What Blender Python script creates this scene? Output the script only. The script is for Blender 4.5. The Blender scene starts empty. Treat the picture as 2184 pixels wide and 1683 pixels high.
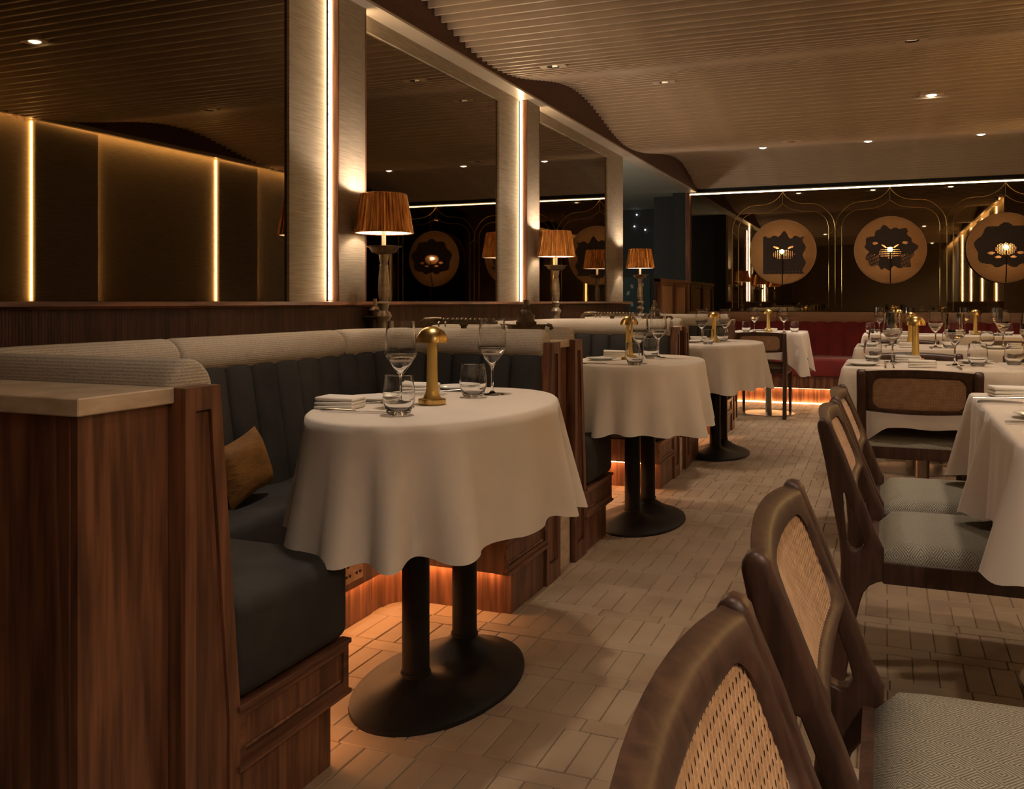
import bpy, bmesh, math, random
from mathutils import Vector, Matrix
from mathutils.geometry import tessellate_polygon
random.seed(7)
PI = math.pi
S = bpy.context.scene
C = S.collection

# ------------------------------------------------------------------ camera, world, exposure
cam_d = bpy.data.cameras.new('camera'); cam = bpy.data.objects.new('camera', cam_d); C.objects.link(cam)
cam.location = (0, 0, 1.05)
cam.rotation_euler = (PI/2, 0, math.atan(794/1950))
cam_d.sensor_width = 36; cam_d.lens = 1950/2184*36
cam_d.shift_y = -(841.5-643)/2184
cam_d.clip_start = .02
S.camera = cam
w = bpy.data.worlds.new('world'); S.world = w; w.use_nodes = True
w.node_tree.nodes['Background'].inputs[0].default_value = (.02, .02, .025, 1)
w.node_tree.nodes['Background'].inputs[1].default_value = .3
S.view_settings.view_transform = 'Standard'; S.view_settings.look = 'None'
S.view_settings.gamma = 1; S.view_settings.use_curve_mapping = False
S.view_settings.exposure = 1.0
S.cycles.max_bounces = 7; S.cycles.diffuse_bounces = 3; S.cycles.glossy_bounces = 4; S.cycles.transmission_bounces = 6; S.cycles.adaptive_threshold = .05; S.cycles.adaptive_min_samples = 28
S.cycles.sample_clamp_indirect = 4

# light levels
SPOT_W = 26          # recessed ceiling spots
SHADE_W = 5.0        # bulb in each pleated lamp
LED_V = 34           # vertical strips on the mirror wall
LED_R = 36            # strips on the opposite wall
LED_C = 14           # cove line over the far mirror
LED_B = 20           # strips under the booths
WARM = (1, .62, .32); WARM2 = (1, .79, .60)

# ------------------------------------------------------------------ materials
M = {}
def nmat(name):
    m = bpy.data.materials.new(name); m.use_nodes = True
    nt = m.node_tree; b = nt.nodes['Principled BSDF']; M[name] = m
    return m, nt, b
def L(nt, a, b): nt.links.new(a, b)
def node(nt, t, **kw):
    n = nt.nodes.new(t)
    for k, v in kw.items(): setattr(n, k, v)
    return n
def coords(nt, scale=(1,1,1), use='Object', randoff=False):
    tc = node(nt, 'ShaderNodeTexCoord'); mp = node(nt, 'ShaderNodeMapping')
    if use == 'World':
        g = node(nt, 'ShaderNodeNewGeometry'); src = g.outputs['Position']
    else: src = tc.outputs[use]
    if randoff:
        oi = node(nt, 'ShaderNodeObjectInfo'); ad = node(nt, 'ShaderNodeVectorMath', operation='ADD')
        ml = node(nt, 'ShaderNodeMath', operation='MULTIPLY'); ml.inputs[1].default_value = 7.3
        L(nt, oi.outputs['Random'], ml.inputs[0]); L(nt, src, ad.inputs[0]); L(nt, ml.outputs[0], ad.inputs[1]); src = ad.outputs[0]
    L(nt, src, mp.inputs[0]); mp.inputs['Scale'].default_value = scale
    return mp.outputs[0]
def ramp(nt, src, stops):
    r = node(nt, 'ShaderNodeValToRGB'); e = r.color_ramp.elements
    while len(e) < len(stops): e.new(.5)
    for i, (p, c) in enumerate(stops): e[i].position = p; e[i].color = (*c, 1)
    L(nt, src, r.inputs[0]); return r.outputs[0]
def bump(nt, b, src, strength=.3, dist=.002):
    n = node(nt, 'ShaderNodeBump'); n.inputs['Strength'].default_value = strength; n.inputs['Distance'].default_value = dist
    L(nt, src, n.inputs['Height']); L(nt, n.outputs[0], b.inputs['Normal'])
def simple(name, col, rough=.5, metal=0, **kw):
    m, nt, b = nmat(name); b.inputs['Base Color'].default_value = (*col, 1)
    b.inputs['Roughness'].default_value = rough; b.inputs['Metallic'].default_value = metal
    for k, v in kw.items(): b.inputs[k].default_value = v
    return m
def noisy(name, c1, c2, scale=(8,8,8), rough=.6, metal=0, detail=5, bstr=0, bscale=None, use='Object', bdist=.002, randoff=False, **kw):
    m, nt, b = nmat(name); v = coords(nt, scale, use, randoff)
    n = node(nt, 'ShaderNodeTexNoise'); n.inputs['Scale'].default_value = 1; n.inputs['Detail'].default_value = detail
    L(nt, v, n.inputs['Vector']); L(nt, ramp(nt, n.outputs['Fac'], [(.3, c1), (.7, c2)]), b.inputs['Base Color'])
    b.inputs['Roughness'].default_value = rough; b.inputs['Metallic'].default_value = metal
    if bstr:
        n2 = n
        if bscale:
            n2 = node(nt, 'ShaderNodeTexNoise'); n2.inputs['Scale'].default_value = 1; n2.inputs['Detail'].default_value = 4
            L(nt, coords(nt, bscale, use), n2.inputs['Vector'])
        bump(nt, b, n2.outputs['Fac'], bstr, bdist)
    for k, vv in kw.items(): b.inputs[k].default_value = vv
    return m
def wood(name, c1, c2, axis='z', fine=1., rough=.38, randoff=True):
    m, nt, b = nmat(name)
    st = {'x': (.07,1,1), 'y': (1,.07,1), 'z': (1,1,.07)}[axis]
    v = coords(nt, tuple(a*9*fine for a in st), 'Object', randoff)
    n = node(nt, 'ShaderNodeTexNoise'); n.inputs['Scale'].default_value = 1.2; n.inputs['Detail'].default_value = 3; n.inputs['Distortion'].default_value = .6
    L(nt, v, n.inputs['Vector'])
    wv = node(nt, 'ShaderNodeMath', operation='MULTIPLY'); wv.inputs[1].default_value = 26; L(nt, n.outputs['Fac'], wv.inputs[0])
    sn = node(nt, 'ShaderNodeMath', operation='SINE'); L(nt, wv.outputs[0], sn.inputs[0])
    n2 = node(nt, 'ShaderNodeTexNoise'); n2.inputs['Scale'].default_value = 1; n2.inputs['Detail'].default_value = 6
    L(nt, coords(nt, tuple(a*70 for a in st), 'Object', randoff), n2.inputs['Vector'])
    ma = node(nt, 'ShaderNodeMath', operation='MULTIPLY_ADD'); ma.inputs[1].default_value = .16; L(nt, sn.outputs[0], ma.inputs[0]); L(nt, n2.outputs['Fac'], ma.inputs[2])
    L(nt, ramp(nt, ma.outputs[0], [(.22, c1), (.5, tuple((a+b_)/2*.95 for a, b_ in zip(c1, c2))), (.78, c2)]), b.inputs['Base Color'])
    b.inputs['Roughness'].default_value = rough
    bump(nt, b, n2.outputs['Fac'], .15, .001)
    return m
for ax in 'xyz':
    wood('walnut_'+ax, (.075,.030,.016), (.25,.105,.055), ax)
wood('walnut_dark', (.05,.022,.014), (.13,.055,.034), 'z')
wood('chair_wood', (.042,.020,.014), (.088,.041,.027), 'z', 2.2, .42)
noisy('travertine', (.48,.36,.245), (.70,.56,.42), (14,14,40), .45, bstr=.2, bscale=(160,160,160))
m, nt, b = nmat('leather')
n = node(nt, 'ShaderNodeTexNoise'); n.inputs['Scale'].default_value = 5; n.inputs['Detail'].default_value = 6; L(nt, coords(nt), n.inputs['Vector'])
L(nt, ramp(nt, n.outputs['Fac'], [(.3, (.026,.025,.0245)), (.7, (.052,.050,.048))]), b.inputs['Base Color']); b.inputs['Roughness'].default_value = .8; b.inputs['Specular IOR Level'].default_value = .25
n = node(nt, 'ShaderNodeTexNoise'); n.inputs['Scale'].default_value = 220; L(nt, coords(nt), n.inputs['Vector']); bump(nt, b, n.outputs['Fac'], .15, .001)
def ribfab(name, c1, c2, freq):
    m, nt, b = nmat(name); sx = node(nt, 'ShaderNodeSeparateXYZ'); L(nt, coords(nt), sx.inputs[0])
    ml = node(nt, 'ShaderNodeMath', operation='MULTIPLY'); ml.inputs[1].default_value = freq; L(nt, sx.outputs['Z'], ml.inputs[0])
    sn = node(nt, 'ShaderNodeMath', operation='SINE'); L(nt, ml.outputs[0], sn.inputs[0])
    n = node(nt, 'ShaderNodeTexNoise'); n.inputs['Scale'].default_value = 260; n.inputs['Detail'].default_value = 3; L(nt, coords(nt), n.inputs['Vector'])
    ma = node(nt, 'ShaderNodeMath', operation='MULTIPLY_ADD'); ma.inputs[1].default_value = .16; L(nt, sn.outputs[0], ma.inputs[0]); L(nt, n.outputs['Fac'], ma.inputs[2])
    L(nt, ramp(nt, ma.outputs[0], [(.25, c1), (.75, c2)]), b.inputs['Base Color']); b.inputs['Roughness'].default_value = .9
    bump(nt, b, ma.outputs[0], .4, .002)
ribfab('bolster_cloth', (.36,.305,.245), (.60,.53,.44), 1050)
ribfab('bench_cloth', (.28,.16,.10), (.42,.26,.18), 500)
noisy('linen', (.68,.60,.53), (.76,.69,.62), (3,3,3), .85, bstr=.25, bscale=(700,700,700), bdist=.0008, **{'Sheen Weight': .2})
noisy('napkin_linen', (.74,.69,.63), (.82,.78,.72), (4,4,4), .85, bstr=.2, bscale=(600,600,600))
# floor tile
m, nt, b = nmat('floor_tile')
oi = node(nt, 'ShaderNodeObjectInfo'); ge = node(nt, 'ShaderNodeNewGeometry')
ad = node(nt, 'ShaderNodeMath', operation='ADD'); L(nt, oi.outputs['Random'], ad.inputs[0]); L(nt, ge.outputs['Random Per Island'], ad.inputs[1])
fr = node(nt, 'ShaderNodeMath', operation='FRACT'); L(nt, ad.outputs[0], fr.inputs[0])
n = node(nt, 'ShaderNodeTexNoise'); n.inputs['Scale'].default_value = 5; n.inputs['Detail'].default_value = 7; L(nt, coords(nt, use='World'), n.inputs['Vector'])
mx = node(nt, 'ShaderNodeMath', operation='MULTIPLY_ADD'); mx.inputs[1].default_value = .28; L(nt, fr.outputs[0], mx.inputs[0]); L(nt, n.outputs['Fac'], mx.inputs[2])
L(nt, ramp(nt, mx.outputs[0], [(.36, (.26,.18,.115)), (.62, (.33,.24,.16)), (.9, (.37,.28,.19))]), b.inputs['Base Color'])
b.inputs['Roughness'].default_value = .55
n2 = node(nt, 'ShaderNodeTexNoise'); n2.inputs['Scale'].default_value = 40; n2.inputs['Detail'].default_value = 5; L(nt, coords(nt, use='World'), n2.inputs['Vector']); bump(nt, b, n2.outputs['Fac'], .12, .002)
noisy('grout', (.19,.135,.085), (.27,.20,.13), (30,30,30), .9)
simple('black_iron', (.009,.008,.0075), .5, .1, **{'Specular IOR Level': .3})
m, nt, b = nmat('brass')
n = node(nt, 'ShaderNodeTexNoise'); n.inputs['Scale'].default_value = 1; L(nt, coords(nt, (400,400,12)), n.inputs['Vector'])
L(nt, ramp(nt, n.outputs['Fac'], [(.3, (.55,.36,.12)), (.7, (.72,.50,.19))]), b.inputs['Base Color']); b.inputs['Metallic'].default_value = 1; b.inputs['Roughness'].default_value = .28
simple('brass_satin', (.72,.50,.15), .38, .55)
noisy('bronze', (.11,.075,.045), (.26,.19,.12), (25,25,25), .42, .85, bstr=.3)
noisy('bronze_light', (.30,.24,.17), (.46,.38,.28), (30,30,60), .4, .7, bstr=.2)
simple('steel', (.70,.68,.65), .25, 1)
simple('satin_steel', (.42,.39,.35), .3, 1)
simple('glass', (1,1,1), 0, 0, **{'Transmission Weight': 1, 'IOR': 1.45})
simple('porcelain', (.80,.78,.75), .12)
simple('bronze_mirror', (.23,.18,.12), .015, 1)
def grass(name, c1, c2, ax):
    m, nt, b = nmat(name)
    n = node(nt, 'ShaderNodeTexNoise'); n.inputs['Scale'].default_value = 1; n.inputs['Detail'].default_value = 5
    L(nt, coords(nt, ax, 'World'), n.inputs['Vector'])
    L(nt, ramp(nt, n.outputs['Fac'], [(.3, c1), (.7, c2)]), b.inputs['Base Color']); b.inputs['Roughness'].default_value = .75
    bump(nt, b, n.outputs['Fac'], .15, .001)
grass('grasscloth', (.225,.18,.13), (.36,.295,.22), (9,9,230))
noisy('soffit_paint', (.40,.345,.285), (.44,.38,.315), (6,6,6), .35)
noisy('fascia', (.075,.036,.026), (.14,.07,.05), (120,120,60), .8, bstr=.8, bdist=.006)
wood('slat_wood', (.46,.36,.27), (.58,.46,.355), 'x', 1, .5, False)
simple('ceiling_dark', (.10,.07,.05), .8)
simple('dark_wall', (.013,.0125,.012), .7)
simple('dark_glass', (.008,.009,.011), .03)
simple('teal_paint', (.012,.028,.03), .45)
simple('pattern_grey', (.16,.19,.16), .5)
simple('side_ceiling', (.30,.31,.27), .7)
noisy('cane', (.40,.225,.11), (.55,.335,.18), (40,40,40), .5)
noisy('rattan_disc', (.36,.185,.07), (.44,.24,.095), (20,20,260), .6, bstr=.4, bscale=(260,20,260))
simple('puppet_leather', (.05,.032,.028), .6)
noisy('red_velvet', (.13,.002,.003), (.21,.005,.005), (7,7,7), .75, **{'Sheen Weight': .3})
noisy('mustard_velvet', (.14,.055,.006), (.27,.12,.017), (9,9,22), .7, bstr=.6, bscale=(40,40,90), bdist=.004)
noisy('copper_pleat', (.50,.17,.035), (1,.52,.17), (70,70,2), .27, .75, detail=1)  # pale streaks in the colour stand in for highlights on the pleats
simple('shade_lining', (.85,.80,.70), .8)
simple('cream_sleeve', (.62,.52,.38), .5)
# chair seat weave: nested diamonds
m, nt, b = nmat('diamond_weave')
sx = node(nt, 'ShaderNodeSeparateXYZ'); L(nt, coords(nt, (1/.052, 1/.06, 1)), sx.inputs[0])
def tri(o):
    a = node(nt, 'ShaderNodeMath', operation='PINGPONG'); a.inputs[1].default_value = .5; L(nt, o, a.inputs[0]); return a.outputs[0]
s1 = node(nt, 'ShaderNodeMath', operation='ADD'); L(nt, tri(sx.outputs['X']), s1.inputs[0]); L(nt, tri(sx.outputs['Y']), s1.inputs[1])
s2 = node(nt, 'ShaderNodeMath', operation='MULTIPLY'); s2.inputs[1].default_value = 2*PI*9; L(nt, s1.outputs[0], s2.inputs[0])
s3 = node(nt, 'ShaderNodeMath', operation='SINE'); L(nt, s2.outputs[0], s3.inputs[0])
n = node(nt, 'ShaderNodeTexNoise'); n.inputs['Scale'].default_value = 300; L(nt, coords(nt), n.inputs['Vector'])
s4 = node(nt, 'ShaderNodeMath', operation='MULTIPLY_ADD'); s4.inputs[1].default_value = .35; L(nt, s3.outputs[0], s4.inputs[0]); L(nt, n.outputs['Fac'], s4.inputs[2])
L(nt, ramp(nt, s4.outputs[0], [(.25, (.13,.115,.085)), (.75, (.37,.35,.28))]), b.inputs['Base Color']); b.inputs['Roughness'].default_value = .9
bump(nt, b, s4.outputs[0], .3, .001)
def emit(name, col, st, sample=True):
    m = bpy.data.materials.new(name); m.use_nodes = True; nt = m.node_tree; nt.nodes.clear()
    e = nt.nodes.new('ShaderNodeEmission'); e.inputs[0].default_value = (*col, 1); e.inputs[1].default_value = st
    o = nt.nodes.new('ShaderNodeOutputMaterial'); L(nt, e.outputs[0], o.inputs[0]); M[name] = m
    if not sample: m.cycles.emission_sampling = 'NONE'
emit('led_vertical', (1, .70, .38), LED_V)
emit('led_right', (1, .60, .22), LED_R)
emit('led_cove', (1, .66, .32), LED_C)
emit('led_booth', (1, .42, .15), LED_B)
emit('led_bench', (1, .50, .20), LED_B)
emit('bulb', (1, .72, .38), 40, False)
emit('spot_on', (1, .86, .66), 10, False)
emit('lamp_ring', (1, .78, .34), 70)
emit('shade_bulb', (1, .80, .55), 12, False)
emit('opal', (1, .92, .74), 95)
emit('tiny_light', (.75, .9, 1), 3, False)

# ------------------------------------------------------------------ mesh helpers
class MB:
    def __init__(s): s.v = []; s.f = []
    def add(s, vs, fs):
        o = len(s.v); s.v += [tuple(p) for p in vs]; s.f += [tuple(i+o for i in f) for f in fs]; return s
    def box(s, x0, x1, y0, y1, z0, z1):
        vs = [(x,y,z) for z in (z0,z1) for y in (y0,y1) for x in (x0,x1)]
        return s.add(vs, [(0,2,3,1),(4,5,7,6),(0,1,5,4),(2,6,7,3),(0,4,6,2),(1,3,7,5)])
    def prism(s, pts, a, b, axis='y', holes=()):
        """polygon pts (2D) extruded from a to b along axis; y: (x,z), x: (y,z), z: (x,y)"""
        mk = {'y': lambda p, t: (p[0], t, p[1]), 'x': lambda p, t: (t, p[0], p[1]), 'z': lambda p, t: (p[0], p[1], t)}[axis]
        loops = [list(pts)]+[list(h) for h in holes]
        flat = [p for l in loops for p in l]; n = len(flat)
        if holes:
            tr = tessellate_polygon([[Vector((p[0], p[1], 0)) for p in l] for l in loops])
            caps = [tuple(t) for t in tr]
        else: caps = [tuple(range(n))]
        vs = [mk(p, a) for p in flat]+[mk(p, b) for p in flat]
        fs = list(caps)+[tuple(i+n for i in reversed(t)) for t in caps]
        o = 0
        for l in loops:
            k = len(l)
            fs += [(o+i, o+(i+1)%k, o+(i+1)%k+n, o+i+n) for i in range(k)]; o += k
        return s.add(vs, fs)
    def rprism(s, outer, holes, y0, y1, r, n=4):
        """like prism in the xz plane, with its long edges rounded off by r"""
        def inset(l, d, sgn):
            out = []; k = len(l)
            ar = sum(l[i][0]*l[(i+1)%k][1]-l[(i+1)%k][0]*l[i][1] for i in range(k)); sg = (1 if ar > 0 else -1)*sgn
            for i in range(k):
                a, b_, c = Vector(l[i-1]), Vector(l[i]), Vector(l[(i+1)%k])
                e1 = (b_-a).normalized(); e2 = (c-b_).normalized(); n1 = Vector((-e1.y, e1.x)); n2 = Vector((-e2.y, e2.x)); m_ = (n1+n2).normalized()
                q = b_+m_*sg*d/max(.6, m_.dot(n1)); out.append((q.x, q.y))
            return out
        loops = [(list(outer), 1, 1.0)]+[(list(h), -1, .35) for h in holes]
        lev = [(y0+r*(1-math.sin(PI/2*i/n)), r*(1-math.cos(PI/2*i/n))) for i in range(n, -1, -1)]+[(y1-r*(1-math.sin(PI/2*i/n)), r*(1-math.cos(PI/2*i/n))) for i in range(n+1)]
        caps = {}
        for l, sgn, f in loops:
            rings = [[(p[0], yy, p[1]) for p in inset(l, d*f, sgn)] for yy, d in lev]
            base = len(s.v); s.loft(rings, cap=False)
            for key, j in ((0, 0), (1, len(lev)-1)): caps.setdefault(key, []).append((base+j*len(l), inset(l, lev[j][1]*f, sgn)))
        for key, ls in caps.items():
            idx = [b0+i for b0, l in ls for i in range(len(l))]
            for t in tessellate_polygon([[Vector((p[0], p[1], 0)) for p in l] for b0, l in ls]): s.f.append(tuple(idx[i] for i in t))
        return s
    def loft(s, rings, closed=True, cap=True, loop=False):
        n = len(rings[0]); vs = [p for r in rings for p in r]; fs = []; R = len(rings)
        for j in range(R if loop else R-1):
            for i in range(n if closed else n-1):
                a, b_ = j*n+i, j*n+(i+1)%n; k = (j+1) % R
                fs.append((a, b_, k*n+(i+1)%n, k*n+i))
        if cap and not loop: fs += [tuple(range(n-1,-1,-1)), tuple((R-1)*n+i for i in range(n))]
        return s.add(vs, fs)
    def lathe(s, prof, seg=24, cx=0, cy=0, cap=True, mod=None):
        rings = []
        for r, z in prof:
            rings.append([(cx+(r*(1 if mod is None else mod(2*PI*i/seg)))*math.cos(2*PI*i/seg), cy+(r*(1 if mod is None else mod(2*PI*i/seg)))*math.sin(2*PI*i/seg), z) for i in range(seg)])
        return s.loft(rings, cap=cap)
    def tube(s, path, r, seg=8, cap=True, squash=1, loop=False):
        path = [Vector(p) for p in path]; rings = []; N = len(path)
        rr = r if isinstance(r, (list, tuple)) else [r]*N
        up = Vector((0,0,1)); prev = None
        for i, p in enumerate(path):
            if loop: t = path[(i+1)%N]-path[i-1]
            else: t = path[min(i+1,N-1)]-path[max(i-1,0)]
            t.normalize()
            if prev is None: u = t.cross(up if abs(t.z) < .95 else Vector((1,0,0))).normalized()
            else: u = (prev-t*prev.dot(t)).normalized()
            prev = u; w_ = u.cross(t)
            rings.append([tuple(p+(u*math.cos(2*PI*k/seg)+w_*math.sin(2*PI*k/seg)*squash)*rr[i]) for k in range(seg)])
        return s.loft(rings, cap=cap, loop=loop)
    def rbox(s, x0, x1, y0, y1, z0, z1, r=.02, seg=3):
        bm = bmesh.new(); bmesh.ops.create_cube(bm, size=1)
        bmesh.ops.scale(bm, vec=(x1-x0, y1-y0, z1-z0), verts=bm.verts)
        bmesh.ops.translate(bm, vec=((x0+x1)/2, (y0+y1)/2, (z0+z1)/2), verts=bm.verts)
        bmesh.ops.bevel(bm, geom=list(bm.edges), offset=r, segments=seg, affect='EDGES', profile=.5)
        bm.verts.index_update()
        s.add([v.co[:] for v in bm.verts], [[v.index for v in f.verts] for f in bm.faces]); bm.free(); return s
    def xf(s, fn): s.v = [tuple(fn(*p)) for p in s.v]; return s
    def mesh(s, name, mat, smooth=False, angle=.7):
        me = bpy.data.meshes.new(name); me.from_pydata(s.v, [], s.f)
        bm = bmesh.new(); bm.from_mesh(me); bmesh.ops.recalc_face_normals(bm, faces=bm.faces)
        if smooth:
            for f in bm.faces: f.smooth = True
            for e in bm.edges:
                if len(e.link_faces) == 2 and e.calc_face_angle(0) > angle: e.smooth = False
        bm.to_mesh(me); bm.free()
        me.materials.append(M[mat]); return me
    def build(s, name, mat, parent=None, smooth=False, angle=.7, loc=None):
        return link(name, s.mesh(name, mat, smooth, angle), parent, loc)
def link(name, data, parent=None, loc=None):
    o = bpy.data.objects.new(name, data); C.objects.link(o)
    if parent is not None: o.parent = parent
    if loc is not None: o.location = loc
    return o
def tag(o, label, cat, group=None, kind=None):
    if label: o['label'] = label
    if cat: o['category'] = cat
    if group: o['group'] = group
    if kind: o['kind'] = kind
    return o
def thing(name, label, cat, loc=(0,0,0), rz=0, group=None):
    o = bpy.data.objects.new(name, None); C.objects.link(o); o.location = loc; o.rotation_euler = (0,0,rz); o.empty_display_size = .05
    return tag(o, label, cat, group)
def copy_tree(o, parent=None):
    c = o.copy(); C.objects.link(c)
    if parent is not None: c.parent = parent
    for ch in list(o.children): copy_tree(ch, c)
    return c
def dup(o, label, loc, rz=0):
    c = copy_tree(o); c.location = loc; c.rotation_euler = (0,0,rz); c['label'] = label; return c
class Proto:
    """first use places the prototype itself, later uses copy it"""
    def __init__(s, root): s.root = root; s.used = False
    def at(s, label, loc, rz=0):
        if not s.used:
            s.used = True; o = s.root; o.location = loc; o.rotation_euler = (0,0,rz); o['label'] = label; return o
        return dup(s.root, label, loc, rz)
def struct(name, mb, mat, label=None, smooth=False):
    o = mb.build(name, mat, None, smooth); o['kind'] = 'structure'
    if label: o['label'] = label
    return o
def point(parent, loc, watts, r=.03, col=WARM2):
    d = bpy.data.lights.new('bulb_light', 'POINT'); d.energy = watts; d.color = col; d.shadow_soft_size = r
    return link('bulb_light', d, parent, loc)
def arcpts(cx, cy, r, a0, a1, n): return [(cx+r*math.cos(a0+(a1-a0)*i/n), cy+r*math.sin(a0+(a1-a0)*i/n)) for i in range(n+1)]
def upath(xf, xb, y0, y1, r, n=8, st=.06):
    """U in plan from (xf,y0) back to xb and round to (xf,y1); points with inward normals"""
    P = []
    k = max(1, int((xf-(xb+r))/st))
    for i in range(k): P.append((xf+(xb+r-xf)*i/k, y0, 0, 1))
    for i in range(n+1):
        a = -PI/2-(PI/2)*i/n; P.append((xb+r+r*math.cos(a), y0+r+r*math.sin(a), -math.cos(a), -math.sin(a)))
    k = max(1, int((y1-y0-2*r)/st))
    for i in range(1, k): P.append((xb, y0+r+(y1-y0-2*r)*i/k, 1, 0))
    for i in range(n+1):
        a = PI-(PI/2)*i/n; P.append((xb+r+r*math.cos(a), y1-r+r*math.sin(a), -math.cos(a), -math.sin(a)))
    k = max(1, int((xf-(xb+r))/st))
    for i in range(1, k+1): P.append((xb+r+(xf-xb-r)*i/k, y1, 0, -1))
    return P

XL, XR, XW, YB, YR = -2.15, 1.95, 1.45, 10.85, -2.6       # mirror wall, opposite wall, far mirror, rear wall
ZS = 2.333                                      # soffit height
# ------------------------------------------------------------------ floor
fl = struct('floor', MB().box(-5.6, XR, YR, 12.7, -.06, -.004), 'grout', 'pale brick-tiled restaurant floor')
TW, TL, J = .067, .203, .0025
def tile_mesh(lx, ly, nm):
    c = .002; a, b_ = lx/2-J/2, ly/2-J/2
    rings = [[(-a,-b_,-.012),(a,-b_,-.012),(a,b_,-.012),(-a,b_,-.012)], [(-a,-b_,-c),(a,-b_,-c),(a,b_,-c),(-a,b_,-c)], [(-a+c,-b_+c,0),(a-c,-b_+c,0),(a-c,b_-c,0),(-a+c,b_-c,0)]]
    return MB().loft(rings)
tiles = []
y = .85; row = 0
while y < 10.0:
    if row % 2 == 0:
        x = -1.8
        while x < 1.9: tiles.append((x+TW/2, y+TL/2, 0)); x += TW
        y += TL
    else:
        x = -1.8-random.random()*TL
        while x < 1.9: tiles.append((x+TL/2, y+TW/2, 1)); x += TL
        y += TW
    row += 1
TH = math.atan(794/1950); sT, cT = math.sin(TH), math.cos(TH)
def cview(x, y, z):
    Z = -sT*x+cT*y; l = cT*x+sT*y
    return (1092+1950*l/max(Z, .01), 643-1950*(z-1.05)/max(Z, .01), Z)
def in_view(t):
    u, v, Z = cview(t[0], t[1], 0)
    booth = t[0] < -1.13 and not any(1.80 < t[1]-2.21*k < 2.82 and t[0] > -1.58 for k in range(3)) and t[1] < 7.85
    return Z > .3 and -30 < u < 2214 and v < 1730 and not booth
vis = sorted([t for t in tiles if in_view(t)], key=lambda t: cview(*t[:2], 0)[2])
near = vis[:300]; nearset = set(near)
tm = [tile_mesh(TW, TL, 's').mesh('floor_tile', 'floor_tile'), tile_mesh(TL, TW, 't').mesh('floor_tile', 'floor_tile')]
for t in near:
    o = link('floor_tile', tm[t[2]], fl, (t[0], t[1], random.uniform(-.0008, .0008)))
    o.rotation_euler = (random.uniform(-.003,.003), random.uniform(-.003,.003), random.uniform(-.004,.004))
mb = MB()
for t in tiles:
    if t in nearset: continue
    a, b_ = ((TW, TL) if t[2] == 0 else (TL, TW)); a = a/2-J/2; b_ = b_/2-J/2; z = random.uniform(-.0008,.0008); c = .002
    mb.loft([[(t[0]-a,t[1]-b_,-.012),(t[0]+a,t[1]-b_,-.012),(t[0]+a,t[1]+b_,-.012),(t[0]-a,t[1]+b_,-.012)],
             [(t[0]-a,t[1]-b_,z-c),(t[0]+a,t[1]-b_,z-c),(t[0]+a,t[1]+b_,z-c),(t[0]-a,t[1]+b_,z-c)],
             [(t[0]-a+c,t[1]-b_+c,z),(t[0]+a-c,t[1]-b_+c,z),(t[0]+a-c,t[1]+b_-c,z),(t[0]-a+c,t[1]+b_-c,z)]])
o = mb.build('floor_tiling', 'floor_tile', fl); o['kind'] = 'stuff'

# ------------------------------------------------------------------ ceiling of waving slats
def zceil(y):
    K = [(-3, 2.46), (-1, 2.553), (.45, 2.37), (1.88, 2.553), (3.31, 2.553-.003), (4.72, 2.368), (6.22, 2.555), (7.6, 2.375), (9.75, 2.57), (11.05, 2.375)]
    K = [(-2.4, 2.37), (-.95, 2.553), (.45, 2.37), (1.88, 2.37), (3.31, 2.553), (4.72, 2.368), (6.22, 2.555), (7.6, 2.375), (9.75, 2.57), (11.05, 2.36)]
    K[2:4] = [(.5, 2.553), (1.9, 2.37)]; K[0:2] = [(-2.4, 2.553), (-.95, 2.37)]
    for (a, za), (b_, zb) in zip(K, K[1:]):
        if a <= y <= b_: t = (y-a)/(b_-a); return za+(zb-za)*(1-math.cos(PI*t))/2
    return 2.45
ce = struct('ceiling', MB().box(-2.4, XR+.2, YR, YB+.2, 2.72, 2.80), 'ceiling_dark', 'undulating ceiling of thin timber slats')
sl = MB().prism([(-.009,0),(-.007,-.002+.002),(.007,0),(.009,.002),(.009,.09),(-.009,.09)], -2.048, XR-.1, 'x')
slm = sl.mesh('ceiling_slat', 'slat_wood')
y = YB-.03
while y > -2.3:
    link('ceiling_slat', slm, ce, (0, y, zceil(y))); y -= .0715
# dark backing above the slats follows them so no gap opens
ys = [YR+i*.1 for i in range(int((YB-YR)/.1)+1)]
mb = MB().loft([[(-2.05, yy, zceil(yy)+.085), (XR-.1, yy, zceil(yy)+.085), (XR-.1, yy, zceil(yy)+.10), (-2.05, yy, zceil(yy)+.10)] for yy in ys])
mb.build('slat_backing', 'ceiling_dark', ce)
struct('trim_1', MB().box(-2.09, -2.05, YR, YB, ZS+.012, 2.72), 'fascia', 'dark textured fascia between soffit and slat ceiling')
struct('trim_2', MB().box(-2.35, -2.045, YR, 7.894, ZS, ZS+.012).box(XL-.02, -2.045, 7.894, YB, ZS, ZS+.012), 'soffit_paint', 'pale soffit band running above the mirror wall')
struct('trim_3', MB().box(XW-.1, XW-.06, YR, 8.2, 2.40, 2.72), 'fascia')
struct('trim_4', MB().box(XW-.1, XW-.06, YR, 8.2, 2.37, 2.40), 'soffit_paint')

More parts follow.
